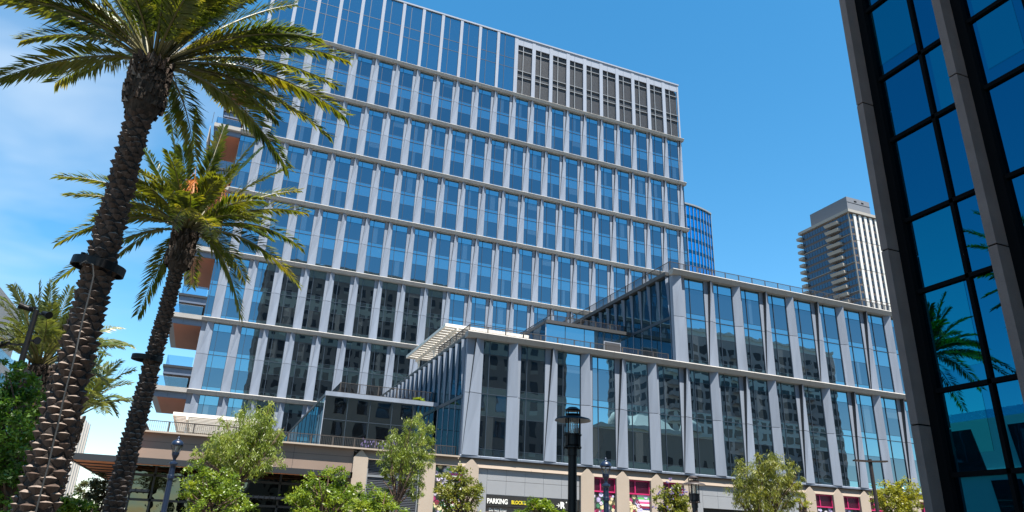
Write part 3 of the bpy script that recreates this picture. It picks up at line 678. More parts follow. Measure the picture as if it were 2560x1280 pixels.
# ------------------------------------------------------------------ what the glass reflects (behind the viewer)
def gridbox(name, label, cat, x0, x1, y0, y1, h, wallm, nx, nz, ww, wh, floor=3.3, roofm=None, balc=None, faces='ny', glassm='window_dark', z_start=1.0, bandm=None, name2=None):
    T = thing(name, label, cat, ((x0+x1)/2, (y0+y1)/2, 0)); b = MB(); b.box((x0, y0, 0), (x1, y1, h), wallm); b.build('walls', T)
    mb = MB(); rnd = random.Random(len(label))
    nf = int((h-1.5)/floor)
    runs = []
    if 'n' in faces: runs.append((Wall((x0, y1, 0), (1, 0, 0), (0, 1, 0)), x1-x0))
    if 's' in faces: runs.append((Wall((x0, y0, 0), (1, 0, 0), (0, -1, 0)), x1-x0))
    if 'w' in faces: runs.append((Wall((x0, y1, 0), (0, -1, 0), (-1, 0, 0)), y1-y0))
    if 'e' in faces: runs.append((Wall((x1, y0, 0), (0, 1, 0), (1, 0, 0)), y1-y0))
    for W, ln in runs:
        n = max(1, int(ln/nx)); st = ln/n
        for i in range(n):
            for j in range(nf):
                u = st*(i+.5); W.box(mb, u-ww/2, u+ww/2, -.02, .03, z_start+j*floor, z_start+j*floor+wh, glassm)
                if bandm and j % 2 == 0 and i % 3 != 1: W.box(mb, u-ww/2, u+ww/2, .03, .05, z_start+j*floor, z_start+j*floor+wh*.35, bandm)
    wo = mb.build('windows', T); wo['kind'] = 'stuff'
    if balc:
        bb = MB()
        for W, ln in runs:
            for j in range(1, nf):
                z = z_start+j*floor-.35; k = 0; u = .5
                while u < ln-3:
                    W.box(bb, u, u+balc, 0, 1.5, z, z+.95, roofm or wallm); u += balc*1.6
        bb.build('balconies', T)
    if name2:
        for u in (1.0, 22.0, 44.0):
            bb = MB(); W = runs[0][0]
            for j in range(1, nf): W.box(bb, u, u+5.5, 0, 1.6, z_start+j*floor-.5, z_start+j*floor+.55, 'stucco_pale')
            bb.build('balconies', T)
    rf = MB(); rf.box((x0-.4, y0-.4, h), (x1+.4, y1+.4, h+.7), roofm or wallm); rf.build('roof', T)
    return T
gridbox('grey_apartment_block', 'tall grey stucco block with tall dark windows reflected in the tower and wing glass', 'apartment block', 5.7, 53, -36, -8, 67, 'stucco_grey', 2.3, 0, 1.25, 2.1, 3.3, glassm='window_dark', bandm='stucco_tan')
gridbox('balcony_tower', 'apartment tower with pale balconies reflected in the right of the wing glass', 'apartment tower', 108, 168, -90, -60, 58, 'grid_wall', 3.0, 0, 2.05, 2.1, 3.2, roofm='grid_wall', balc=None, faces='nw', name2='balcony_stack')
T_ = gridbox('domed_hotel', 'pale stucco block with white domes reflected low in the wing glass', 'building', 72, 101, -48, -30, 24, 'stucco_tan', 2.8, 0, 1.1, 1.6, 3.3, roofm='stucco_pale', faces='nw')
for cx in (76.5, 94):
    mb = MB(); mb.lathe((cx, -31, 24.7), [(2.3, 0), (2.3, .6), (2.1, 1.4), (1.6, 2.1), (.9, 2.6), (.4, 2.8), (.3, 3.3), (0, 3.5)], 'stucco_pale', 20); mb.build('dome', T_, smooth=True)
mb = MB(); mb.hexa([(80, -46, 24.7), (91, -46, 24.7), (91, -31, 24.7), (80, -31, 24.7), (83, -42, 28), (88, -42, 28), (88, -34, 28), (83, -34, 28)], 'stucco_pale'); mb.build('roof_hip', T_)
gridbox('tan_city_block', 'tan block with tile roof reflected at the far right of the wing glass', 'building', 134, 190, -60, -40, 14, 'stucco_tan', 3.5, 0, 1.2, 1.6, 3.3, roofm='terracotta', faces='nw')

# ------------------------------------------------------------------ background towers
def tan_tower():
    T = thing('balcony_apartment_tower', 'distant tan and white high-rise with stacked pale balconies, above the wing roof at right', 'apartment tower', (236, 205, 0))
    X, Y, ZT = 220, 190, 130; YB = Y+25.5; XR = 262
    b = MB(); b.box((X, Y, -1.6), (XR, YB, ZT-2), 'tower_brown'); b.build('walls', T, UP)
    mb = MB(); mb.box((X-1, Y-1, ZT-2), (XR, YB+1, ZT-.8), 'tower_tan'); mb.build('roof', T, UP)
    mb = MB(); mb.box((X+3, Y+2.5, ZT-.8), (X+15.5, YB-3, ZT+7), 'penthouse'); mb.box((X+3, Y+2.4, ZT+4.6), (X+15.5, Y+2.5, ZT+4.7), 'dark_metal'); mb.box((X+7, Y+2.4, ZT+5.4), (X+8.4, Y+2.5, ZT+5.9), 'black'); mb.box((X+11, Y+2.4, ZT+5.4), (X+12.2, Y+2.5, ZT+5.9), 'black'); mb.build('penthouse', T, UP)
    mb = MB(); mb.box((X+17, Y+3, ZT-.8), (XR, YB, ZT+1.6), 'tower_tan'); mb.build('roof_block', T, UP)
    W = Wall((X, Y, 0), (1, 0, 0), (0, -1, 0)); S = Wall((X, YB, 0), (0, -1, 0), (-1, 0, 0)); fl = 3.05
    zb = ZT-2-fl*13
    spots_ = []
    for j in range(30):
        z = ZT-3.05-fl*j+.1
        if z < 60: break
        for i in range(17): spots_.append((S, .2+i*1.5, 1.5+i*1.5, z-1.7, z+.35))
        for i in range(9):
            u = .5+i*2.85; spots_.append((W, u, u+.75, z-1.7, z+.4)); spots_.append((W, u+.85, u+1.4, z-1.5, z+.4))
    wm = MB()
    for k, (F, u0, u1, z0, z1) in enumerate(spots_):
        t_ = MB() if k < 100 else wm
        F.box(t_, u0, u1, 0, .08, z0, z1, 'glass_plain')
        if k < 100: t_.build('window', T, UP)
    wm.build('lower_windows', T, UP)['kind'] = 'stuff'
    lm = MB()
    for j in (3, 6.9, 10.8): 
        z = ZT-2-fl*j
        S.box(lm, 0, 25.4, .08, .2, z-.2, z+.0, 'tower_tan')
    S.box(lm, 25.2, 25.7, .0, .15, 60, ZT-2, 'tower_tan'); lm.build('band', T, UP)
    for i in range(7):
        mb = MB(); u = 2.0+i*2.85
        for s0, s1 in ((ZT-2-fl*3.9, ZT-2.4), (ZT-2-fl*7.9, ZT-2-fl*3.95), (ZT-2-fl*11.9, ZT-2-fl*7.95), (70, ZT-2-fl*11.95)): W.box(mb, u, u+1.35, 0, .5, s0+.08, s1, 'tower_white')
        mb.build('white_pier', T, UP)
    for j in range(13):
        z = ZT-5.2-fl*j
        mb = MB(); P = S.P; u0, u1 = 14.4, 20.6
        mb.hexa([P(u0, 1.8, z), P(u1, 1.2, z), P(u1, 0, z), P(u0, 0, z), P(u0-.2, 2.3, z+1.2), P(u1, 1.6, z+1.2), P(u1, 0, z+1.2), P(u0-.2, 0, z+1.2)], 'tower_tan'); mb.build('balcony', T, UP)
        mb = MB(); mb.box((X-1.2, YB-.3, z+.8), (X+2, YB+2.2, z+1.9), 'tower_tan'); mb.build('balcony', T, UP)
    mb = MB(); W.box(mb, -1, 40, 0, 2.2, zb-1.4, zb-.6, 'tower_tan'); mb.build('podium_slab', T, UP)
tan_tower()
def blue_tower():
    T = thing('blue_glass_tower', 'distant bright blue curved glass tower just right of the main tower', 'office tower', (100, 140, 0))
    n = 13; x0, x1, y0 = 90.5, 105.1, 130; pts = []
    for i in range(n+1):
        t = i/n; pts.append((x0+(x1-x0)*t, y0-1.6*math.sin(t*1.9)+3.0*t*t))
    zt = 77.7
    mb = MB()
    for i in range(n):
        (a, b_), (c, d) = pts[i], pts[i+1]
        mb.face([(a, b_, -1.6), (c, d, -1.6), (c, d, zt), (a, b_, zt)], 'glass_far')
        for z in range(0, 26): 
            zz = zt-3-z*3.05; mb.face([(a, b_-.03, zz-.45), (c, d-.03, zz-.45), (c, d-.03, zz+.45), (a, b_-.03, zz+.45)], 'glass_dark')
    mb.face([(pts[-1][0], pts[-1][1], -1.6), (x1+.6, 150, -1.6), (x1+.6, 150, zt), (pts[-1][0], pts[-1][1], zt)], 'glass_far'); mb.build('curtain_wall', T, UP)
    for i in range(n+1):
        mb = MB(); a, b_ = pts[i]; mb.box((a-.06, b_-.14, -1.6), (a+.06, b_, zt), 'louver_frame'); mb.build('fin', T, UP)
    mb = MB()
    for i in range(n):
        (a, b_), (c, d) = pts[i], pts[i+1]; mb.hexa([(a, b_-.4, zt), (c, d-.4, zt), (c, 150, zt), (a, 150, zt), (a, b_-.4, zt+.4), (c, d-.4, zt+.4), (c, 150, zt+.4), (a, 150, zt+.4)], 'louver_frame')
    mb.build('roof', T, UP)
blue_tower()
def fin_block():
    T = thing('white_fin_block', 'distant white block with tall vertical fins, low at left between the palm trunks', 'office building', (-40, 150, 0))
    X = -24; b = MB(); b.box((-60, 128, -1.6), (X-.2, 172, 19), 'glass_plain'); b.build('walls', T, UP)
    for i in range(15):
        mb = MB(); y = 172-i*3; mb.box((X-.6, y-.9, -1.6), (X+.3, y, 19.4), 'stucco_pale'); mb.build('fin', T, UP)
    mb = MB(); mb.box((X-1.6, 150, 19.4), (X-1.5, 170, 22), 'rail_glass'); mb.build('glass_rail', T, UP)
    mb = MB(); mb.box((-60, 128, 19), (X-.4, 172, 19.4), 'stucco_pale'); mb.build('roof', T, UP)
fin_block()
def street_block():
    T = thing('white_street_block', 'tall pale block with blue glass balconies at the left edge behind the palms', 'building', (-30, 75, 0))
    X = -20; b = MB(); b.box((-45, 58, -1.6), (X, 92, 14.2), 'stucco_pale'); b.build('walls', T, UP)
    S = Wall((X, 0, 0), (0, 1, 0), (1, 0, 0))
    for r_ in range(4):
        for i in range(10): mb = MB(); u = 59+i*3.3; S.box(mb, u, u+1.9, 0, .05, 10.6-r_*3.6, 13.4-r_*3.6, 'glass_vision'); mb.build('window', T, UP)
    mb = MB(); mb.box((-44, 58, 14.2), (X-.4, 85.6, 20), 'stucco_pale'); mb.build('roof_storey', T, UP)
    mb = MB(); S.box(mb, 58, 92, -.1, -.05, 14.2, 15.3, 'rail_glass'); mb.build('glass_rail', T, UP)
    T = thing('staggered_panel_block', 'low white block of staggered dark windows mirrored in the dark glass at right', 'building', (-30, 22, 0))
    b = MB(); b.box((-40, 8, -1.6), (X, 44, 7.6), 'bright_render'); b.build('walls', T, UP)
    for r_, (z0, z1) in enumerate(((4.7, 7.1), (1.6, 4.2))):
        for i in range(9):
            mb = MB(); u = 9+i*3.9+(1.6 if r_ else 0); P = S.P
            mb.hexa([P(u, .05, z0), P(u+1.9, .05, z0), P(u+1.9, 0, z0), P(u, 0, z0), P(u+.5, .05, z1), P(u+2.2, .05, z1), P(u+2.2, 0, z1), P(u+.5, 0, z1)], 'glass_plain'); mb.build('window', T, UP)
    mb = MB(); S.box(mb, 8, 44, 0, .12, 4.45, 4.75, 'stucco_pale'); mb.build('floor_band', T, UP)
    mb = MB(); S.box(mb, 8, 44, -.6, -.55, 7.6, 8.2, 'rail_glass'); mb.build('glass_rail', T, UP)
street_block()

# ------------------------------------------------------------------ palms
CAMR = _r2.copy(); CAMU = Vector((0, 0, 1)); 
def frond_mesh(base, tip, droop, length_leaf, rnd, mt='palm_leaf', nl=46, twist=0, rach=.035):
    """arching rachis from base to tip; leaflets in two rows that point forward"""
    mb = MB(); base = Vector(base); tip = Vector(tip); n = 12
    mid = (base+tip)/2 + Vector((0, 0, droop))
    def P(t): return base*(1-t)**2 + mid*2*t*(1-t) + tip*t*t
    def D(t): return ((mid-base)*2*(1-t) + (tip-mid)*2*t).normalized()
    # rachis
    pts = [P(i/n) for i in range(n+1)]
    mb.tube(pts, [max(.004, rach*(1-.88*i/n)) for i in range(n+1)], 'rachis', 5, False)
    L_ = (tip-base).length
    side0 = D(.3).cross(Vector((0, 0, 1)));
    if side0.length < .1: side0 = Vector((1, 0, 0))
    side0.normalize(); side0.rotate(Matrix.Rotation(twist, 3, D(.3)))
    for i in range(nl):
        t = .17 + .83*(i+rnd.random()*.5)/nl
        p = P(t); d = D(t); s = (side0 - d*side0.dot(d)).normalized(); u = s.cross(d)
        if u.z < 0: u = -u
        prof = math.sin(math.pi*min(1, (t-.10)/.9))**.5 if t < .55 else max(.28, 1-(t-.55)*1.15)
        ll = length_leaf*prof*rnd.uniform(.82, 1.1)
        if t < .3: ll *= .55+1.5*(t-.15)
        for sg in (-1, 1):
            ang = R(rnd.uniform(26, 44)+ (1-t)*14); lift = rnd.uniform(.05, .55)
            dirv = (d*math.cos(ang) + s*sg*math.sin(ang) + u*lift*.6).normalized()
            e1 = p + dirv*ll*.5; e2 = p + dirv*ll + Vector((0, 0, -ll*rnd.uniform(.08, .26)))
            wv = dirv.cross(u*rnd.uniform(.6, 1)+s*sg*.5).normalized()*rnd.uniform(.017, .025)*(length_leaf/.42)
            mb.face([p, e1-wv, e2, e1+wv], mt)
    return mb
def trunk_palm(T, base, top, r0, r1, rows, around, seed, bulge=None, boot=.085, steps=.16):
    rnd = random.Random(seed); base = Vector(base); top = Vector(top); mb = MB(); H = (top-base).length; ax = (top-base).normalized()
    n = 26
    def prof(t): return r0+(r1-r0)*min(1, t*1.15)**.8
    mb.tube([base+(top-base)*i/n for i in range(n+1)], [prof(i/n)*.93 for i in range(n+1)], 'trunk_dark', 20)
    z = .1; row = 0
    while z < H-.1:
        t = z/H; r_ = prof(t); st = steps*(1-.42*t); m_ = around
        for k in range(m_):
            a = 2*math.pi*(k+.5*(row % 2))/m_ + rnd.uniform(-.05, .05)+row*.12; hw = math.pi/m_*rnd.uniform(.92, 1.22)
            c = base+ax*(z+rnd.uniform(-.02, .02))
            def Q(an, rr, zz): return c+Vector((math.cos(an)*rr, math.sin(an)*rr, zz))
            pr = boot*rnd.uniform(.55, 1.3)*(1-.3*t); hh = st*rnd.uniform(1.0, 1.3); li = st*rnd.uniform(.12, .40); dz = rnd.uniform(-.3, .3)*st
            lip, top_, low = [], [], []
            for q in range(5):
                s_ = (q-2)/2; an = a+hw*s_; bulge_ = (1-abs(s_)**1.45)
                lip.append(Q(an, r_*.97+pr*bulge_, dz+li*.15*bulge_)); top_.append(Q(an, r_*.97+pr*.25*bulge_, dz+li*bulge_)); low.append(Q(a+hw*s_*.8, r_*.96, dz-hh*(.25+.5*bulge_)))
            tm = 'boot_cut' if rnd.random() < .7 else 'boot'; pr *= .85
            for q in range(4):
                mb.face([lip[q], lip[q+1], top_[q+1], top_[q]], tm); mb.face([low[q], low[q+1], lip[q+1], lip[q]], 'boot')
        z += st; row += 1
    return mb
def crown_bulb(top, h, r0, r1, r2, seed):
    """old leaf bases under the crown"""
    rnd = random.Random(seed); mb = MB(); top = Vector(top)
    ps = [(r0*.8, -h*1.02), (r0*1.12, -h*.93), (r1*.93, -h*.78), (r1*1.0, -h*.58), (r1*.94, -h*.3), (r1*.86, -h*.1), (r2*.8, .08), (r2*.4, .28), (0, .36)]
    mb.lathe(top, ps, 'fibre', 28)
    for i in range(230):
        z = -h*.86+rnd.random()*h*.93; a = rnd.random()*2*math.pi; r_ = r1*(.97)
        hw = .055/r_*rnd.uniform(.7, 1.2); hh = rnd.uniform(.08, .17); pr = rnd.uniform(.02, .07)
        def Q(an, rr, zz): return top+Vector((math.cos(an)*rr, math.sin(an)*rr, zz))
        mt = 'boot_cut' if rnd.random() < .09 else ('boot' if rnd.random() < .5 else 'fibre')
        A = Q(a-hw, r_-.01, z); B = Q(a+hw, r_-.01, z); D_ = Q(a+rnd.uniform(-.4, .4)*hw, r_+pr, z+hh); E = Q(a, r_-.02, z+hh*.9); F = Q(a, r_+pr*.7, z-.01)
        mb.face([A, F, D_], mt); mb.face([F, B, D_], mt); mb.face([A, D_, E], 'fibre'); mb.face([D_, B, E], 'fibre')
    return mb
def palm(name_label, d, px_base, px_neck, px_top, r0, r1, rb, bulb_h, tips, rnd_n, Lf, seed, leaf=.42, mt='palm_leaf', around=9, nl=46, fill_up=1.0, steps=.16, boot=.085, fruit=0, trunk=True, rmax=1.0, group='date palms in front of the office buildings'):
    rnd = random.Random(seed)
    top = at(*px_top, d); gx, gy = top.x, top.y
    b0 = at(*px_base, d); base = Vector((b0.x, b0.y, 0)); 
    neck = Vector((top.x, top.y, top.z-bulb_h*.82))
    T = thing('date_palm', name_label, 'palm tree', base, group)
    if trunk: trunk_palm(T, base, neck, r0, r1, 0, around, seed, boot=boot, steps=steps).build('trunk', T)
    crown_bulb(top, bulb_h, r1, rb, rb*.8, seed).build('leaf_base', T)
    cr_ = top+Vector((0, 0, .12))
    def add(tipv, droop, mtt=mt):
        dr = (tipv-cr_); hd = Vector((dr.x, dr.y, 0)); hd = hd.normalized()*rb*.35 if hd.length > .3 else Vector((0, 0, 0))
        frond_mesh(cr_+hd, tipv, droop, leaf, rnd, mtt, nl, rnd.uniform(-.5, .5), .020*leaf/.42+.006).build('frond', T)
    for t in tips:
        px, py, dd = t[:3]; droop = t[3] if len(t) > 3 else .55
        add(at(px, py, d+dd), droop)
    for i in range(rnd_n):
        a = rnd.random()*2*math.pi; el = math.asin(min(1, rnd.uniform(-.05, 1)*fill_up)); 
        hd = Vector((math.cos(a)*math.cos(el), math.sin(a)*math.cos(el), math.sin(el)*.95))
        add(cr_+hd*Lf*rnd.uniform(.8, 1)*rmax, Lf*(.12+.12*math.cos(el)))
    if fruit:
        mb = MB()
        for k in range(fruit):
            a = rnd.uniform(-2.4, -.3) ; c = cr_+Vector((math.cos(a)*rnd.uniform(.3, 1.0), math.sin(a)*rnd.uniform(.3, .9), rnd.uniform(.5, 1.05)))
            mb.tube([cr_, (cr_+c)/2+Vector((0, 0, .2)), c], .018, 'fruit_stalk', 5, False)
            for s_ in range(60):
                q = c+Vector((rnd.gauss(0, .13), rnd.gauss(0, .13), rnd.gauss(-.08, .15))); mb.bar(c+Vector((0, 0, .12)), q, .008, .008, 'fruit_stalk')
        mb.build('fruit_cluster', T)
    return T
tips1 = [(868, 150, .2, .75), (862, 290, .0, .85), (818, 338, .3, .7), (716, 418, .2, .85), (640, 330, 1.6, .6), (840, 215, 1.0, .8),
         (735, 12, .5, .5), (790, 95, -1.1, .6), (745, 70, -.9, .5), (0, 195, .1, .45), (-30, -10, .6, .45), (60, -90, .3, .3), (180, -150, -.5, .3), (300, -230, .6, .2), (420, -260, -.6, .2), (540, -210, .5, .3), (640, -110, -.6, .35), (700, -60, .9, .4),
         (486, 392, 1.8, .8), (560, 260, 2.6, .7), (430, 330, 2.6, .6), (470, -60, 2.4, .5), (300, -40, 2.4, .5), (560, 10, 2.2, .6), (640, 110, 2.1, .6), (220, 20, 2.2, .5), (590, -40, -1.9, .6), (420, -160, -2.2, .5), (280, -90, -2.0, .5)]
p1 = palm('largest date palm, at far left, its thick scaly trunk ringed in black with a cable', 12, (66, 1370), (357, 330), (380, 172), .285, .18, .30, 1.0, tips1, 30, 2.5, 11, leaf=.50, nl=82, around=7, steps=.13, boot=.075, fill_up=.95)
tips2 = [(148, 442, 0, .7), (172, 487, -.6, .5), (146, 606, .2, .9), (138, 702, 1.0, .8), (347, 786, .6, .9), (392, 690, 1.5, .5), (602, 788, .2, 1.0), (746, 712, -.3, .9), (612, 700, 1.2, .7), (752, 618, .1, .8), (765, 532, .3, .6), (748, 477, .6, .5), (716, 420, -.5, .4),
         (655, 372, .8, .35), (640, 350, -.6, .3), (560, 318, .5, .2), (489, 282, .4, .1), (430, 318, -.6, .15), (360, 372, .6, .25), (300, 445, .9, .4), (262, 505, -.9, .5), (245, 540, 1.6, .6), (530, 600, -3.2, .8), (430, 570, -3.0, .9), (250, 680, 1.6, .8), (480, 720, 2.6, .6), (655, 560, 2.4, .6)]
p2 = palm('middle date palm with orange fruit stalks and a low black ring on its trunk', 17, (262, 1330), (432, 690), (462, 588), .235, .15, .26, .92, tips2, 32, 2.0, 5, leaf=.46, nl=66, around=8, steps=.115, boot=.052, fruit=4, fill_up=.95)
tips3 = [(0, 745, 0, .6), (-40, 830, .4, .6), (50, 735, .3, .3), (98, 708, .2, .2), (125, 705, -.2, .15), (175, 722, .4, .25), (205, 770, -.3, .4), (160, 830, -1.5, .5), (40, 860, -1.6, .6), (180, 860, -1.5, .6), (328, 868, .8, .8), (300, 820, 1.3, .6), (20, 800, -1.2, .5), (250, 850, .5, .6)]
palm('bushy date palm behind the floodlight pole at the left edge', 22, (60, 1200), (72, 1010), (95, 925), .30, .27, .32, .8, tips3, 30, 2.2, 21, leaf=.45, mt='palm_leaf_far', nl=44, fill_up=1.0)
tips4 = [(333, 925, .2, .6), (310, 1000, .2, .6), (325, 960, .8, .6), (290, 1035, .1, .9), (255, 885, .4, .4), (300, 905, -.6, .5), (270, 1030, -1, .6), (230, 900, -.5, .3), (160, 920, .6, .4), (120, 950, .3, .5)]
palm('wind-blown date palm half hidden behind the largest trunk', 27, (115, 1300), (170, 1110), (182, 1050), .30, .27, .30, .8, tips4, 10, 2.6, 31, leaf=.5, mt='palm_leaf_far', nl=44, around=8, fill_up=.9)
# rings and cable on the trunks
def ring(parent, c, r_, h, tiltx, tilty):
    q = Matrix.Rotation(tiltx, 3, 'X') @ Matrix.Rotation(tilty, 3, 'Y'); mb = MB()
    mb.lathe(c, [(r_, -h/2), (r_, h/2), (r_-.02, h/2), (r_-.02, -h/2), (r_, -h/2)], 'black_pole', 40, q)
    for k in range(8 if h > .11 else 3):
        a = k*math.pi/4+.3; p_ = q @ Vector((math.cos(a)*(r_-.02), math.sin(a)*(r_-.02), 0)); z_ = q @ Vector((math.cos(a)*(r_-.13), math.sin(a)*(r_-.13), 0)); mb.bar(Vector(c)+p_, Vector(c)+z_, .02, .03, 'black_pole')
    for k in range(4 if h > .11 else 0):
        a = k*math.pi/2+.9; p_ = Vector(c) + q @ Vector((math.cos(a)*(r_-.06), math.sin(a)*(r_-.06), -h*.2)); mb.tube([p_, p_+Vector((0, 0, .13))], .032, 'black_pole', 8)
    o = mb.build('ring_collar', parent); return o
ring(p1, at(246, 668, 12), .375, .125, R(4), R(7)); ring(p2, at(368, 897, 17), .31, .10, R(2), R(3))
mb = MB(); cp = [(200, 660), (215, 652), (232, 662), (234, 690), (225, 730), (212, 780), (200, 830), (190, 880), (180, 920), (168, 960), (156, 1010), (146, 1060), (133, 1110), (122, 1160), (108, 1210), (92, 1270), (80, 1330)]
mb.tube([at(x, y, 11.58-(.06 if i > 6 else 0)) for i, (x, y) in enumerate(cp)], .011, 'cable', 6); mb.build('cable', p1)

# ------------------------------------------------------------------ trees
def leafball(mb, blobs, n, rnd, size, mt, style):
    tot = sum(b[3]**2 for b in blobs)
    for c, rx, rz, r_ in [(b[0], b[1], b[2], b[3]) for b in blobs]:
        k = int(n*r_**2/tot); ncl = max(5, k//46)
        for q in range(ncl):
            while True:
                v = Vector((rnd.uniform(-1, 1), rnd.uniform(-1, 1), rnd.uniform(-1, 1)))
                if .25 < v.length < 1: break
            v *= rnd.uniform(.85, 1.22)
            cc = c+Vector((v.x*rx, v.y*rx, v.z*rz)); sp = r_*rnd.uniform(.06, .15); kk = int(k/ncl*rnd.uniform(.5, 1.5))
            ax = Vector((rnd.gauss(0, 1), rnd.gauss(0, 1), rnd.gauss(.3, .6))).normalized()
            for s_ in range(kk):
                g_ = Vector((rnd.gauss(0, sp), rnd.gauss(0, sp), rnd.gauss(0, sp*(1.25 if style == 'willow' else .6)))) + (ax*rnd.gauss(0, sp*1.3) if style != 'willow' else Vector((0, 0, 0))); p = cc+g_
                if style == 'willow':
                    d = Vector((rnd.gauss(0, .6), rnd.gauss(0, .6), -.75)).normalized(); L_ = size*rnd.uniform(.6, 1.25); w_ = size*.17
                elif style == 'fern':
                    d = Vector((rnd.gauss(0, 1), rnd.gauss(0, 1), rnd.gauss(.1, .35))).normalized(); L_ = size*rnd.uniform(.7, 1.2); w_ = size*.28
                else:
                    d = Vector((rnd.gauss(0, 1), rnd.gauss(0, 1), rnd.gauss(0, .7))).normalized(); L_ = size*rnd.uniform(.7, 1.2); w_ = size*.42
                a = d.cross(Vector((rnd.gauss(0, 1), rnd.gauss(0, 1), rnd.gauss(0, 1)))).normalized()*w_/2
                mb.face([p, p+d*L_*.5-a, p+d*L_, p+d*L_*.5+a], mt)
def tree(name, label, cat, d, base_px, blobs, n, size, mt, style, seed, limbs=6, tr=.09, extra=None, group=None):
    """blobs: (px, py, rpx, depth offset) at distance d"""
    rnd = random.Random(seed); b0 = at(base_px[0], base_px[1], d); base = Vector((b0.x, b0.y, 0))
    T = thing(name, label, cat, base, group)
    bl = []
    for b in blobs:
        c = at(b[0], b[1], d+(b[3] if len(b) > 3 else 0)); r_ = b[2]*d/1680; bl.append((c, r_, r_*(b[4] if len(b) > 4 else 1), r_))
    mb = MB(); tr *= 1.25; cz = sum((b[0] for b in bl), Vector())/len(bl); fork = Vector((base.x*.75+cz.x*.25, base.y*.75+cz.y*.25, max(.8, (min(b[0].z-b[2] for b in bl))*.9)))
    mb.tube([base, (base+fork)/2+Vector((.05, 0, 0)), fork], [tr, tr*.85, tr*.7], 'bark', 8)
    for b in bl:
        for j in range(limbs//2+1):
            e = b[0]+Vector((rnd.uniform(-.7, .7)*b[1], rnd.uniform(-.7, .7)*b[1], rnd.uniform(-.4, .8)*b[2])); mid = fork.lerp(e, .5)+Vector((rnd.gauss(0, .12), rnd.gauss(0, .12), .2))
            mb.tube([fork, mid, e], [tr*.5, tr*.3, tr*.08], 'bark', 5)
    mb.build('trunk', T)
    mb = MB(); leafball(mb, bl, n, rnd, size, mt, style)
    mb.build('crown', T)
    if extra:
        mb = MB()
        for q in range(extra):
            b = rnd.choice(bl); v = Vector((rnd.gauss(0, .5)*b[1], rnd.gauss(0, .5)*b[1], rnd.gauss(0, .5)*b[2]));
            for s_ in range(3):
                p = b[0]+v+Vector((rnd.gauss(0, .05), rnd.gauss(0, .05), rnd.gauss(0, .05))); mb.bar(p, p+Vector((.05, 0, .03)), .05, .05, 'flower_violet')
        mb.build('flowers', T)
    return T
tree('willow_like_tree', 'tall drooping light green tree in front of the left pergola', 'tree', 34, (590, 1290),
     [(650, 1060, 42, 0, 1.1), (595, 1085, 45, .4), (545, 1110, 34, 0), (620, 1130, 50, -.3), (680, 1090, 34, .2), (575, 1150, 42, 0), (660, 1150, 36, 0), (490, 1140, 14, 0), (520, 1160, 26, .3)], 17000, .18, 'willow_leaf', 'willow', 1, 6)
tree('bushy_tree', 'low dense green tree beside the blue lamp at left', 'tree', 31, (540, 1300),
     [(500, 1200, 34, 0), (545, 1210, 38, .3), (510, 1250, 40, 0), (570, 1245, 36, 0), (590, 1265, 30, 0), (470, 1230, 20, 0)], 7000, .12, 'bright_leaf', 'leaf', 2)
tree('willow_like_tree', 'slender drooping tree in front of the grey vent screen', 'tree', 34, (985, 1290),
     [(1045, 1075, 34, 0, 1.2), (1000, 1110, 36, 0), (1060, 1120, 28, 0), (985, 1150, 34, .2), (1030, 1165, 38, 0), (965, 1190, 16, 0), (1035, 1220, 22, 0), (970, 1230, 14, .2)], 10500, .17, 'willow_leaf', 'willow', 3, 5, .07)
tree('bushy_tree', 'broad low yellow-green tree at the left of the vent screen', 'tree', 28, (800, 1320),
     [(830, 1195, 30, 0), (790, 1225, 36, 0), (850, 1235, 42, 0), (760, 1255, 38, 0), (890, 1240, 30, 0), (820, 1275, 50, 0), (740, 1275, 20, 0)], 8500, .12, 'bright_leaf', 'leaf', 4)
tree('bushy_tree', 'small vivid green tree below the vent screen', 'tree', 26, (960, 1330),
     [(925, 1235, 24, 0), (950, 1255, 30, 0), (905, 1265, 30, 0), (985, 1275, 26, 0), (930, 1290, 40, 0)], 4500, .13, 'bright_leaf', 'fern', 5)
tree('bushy_tree', 'airy green tree in front of the striped mural', 'tree', 31, (1150, 1320),
     [(1150, 1195, 26, 0), (1125, 1225, 34, 0), (1175, 1230, 32, 0), (1145, 1262, 42, 0), (1195, 1212, 14, 0), (1100, 1230, 14, 0)], 6500, .12, 'olive_leaf', 'leaf', 6)
tree('fern_leaved_tree', 'low feathery tree below the parking sign', 'tree', 30, (1350, 1340),
     [(1335, 1264, 20, 0, .6), (1362, 1270, 22, 0, .6), (1395, 1288, 16, 0, .6), (1305, 1288, 20, 0, .6)], 2600, .17, 'bright_leaf', 'fern', 7)
tree('flowering_tree', 'small olive tree with violet flowers before the magenta screens', 'tree', 33, (1685, 1330),
     [(1680, 1228, 22, 0), (1655, 1245, 24, 0), (1705, 1245, 26, 0), (1680, 1268, 36, 0)], 4500, .12, 'olive_leaf', 'leaf', 8, extra=34)
tree('willow_like_tree', 'wide shaggy drooping tree in front of the right grey panels', 'tree', 38, (1900, 1330),
     [(1915, 1165, 30, 0, 1.1), (1875, 1190, 36, 0), (1950, 1185, 38, 0), (1900, 1220, 46, 0), (1960, 1225, 36, 0), (1855, 1240, 28, 0), (1910, 1260, 50, 0), (1985, 1200, 20, 0)], 13500, .19, 'olive_leaf', 'willow', 9, 6)
tree('yellow_tree', 'pale yellow-green tree beside the dark block at right', 'tree', 37, (2260, 1330),
     [(2250, 1225, 26, 0), (2225, 1250, 30, 0), (2275, 1248, 32, 0), (2250, 1275, 40, 0), (2205, 1262, 18, 0)], 6000, .13, 'yellow_leaf', 'leaf', 10)
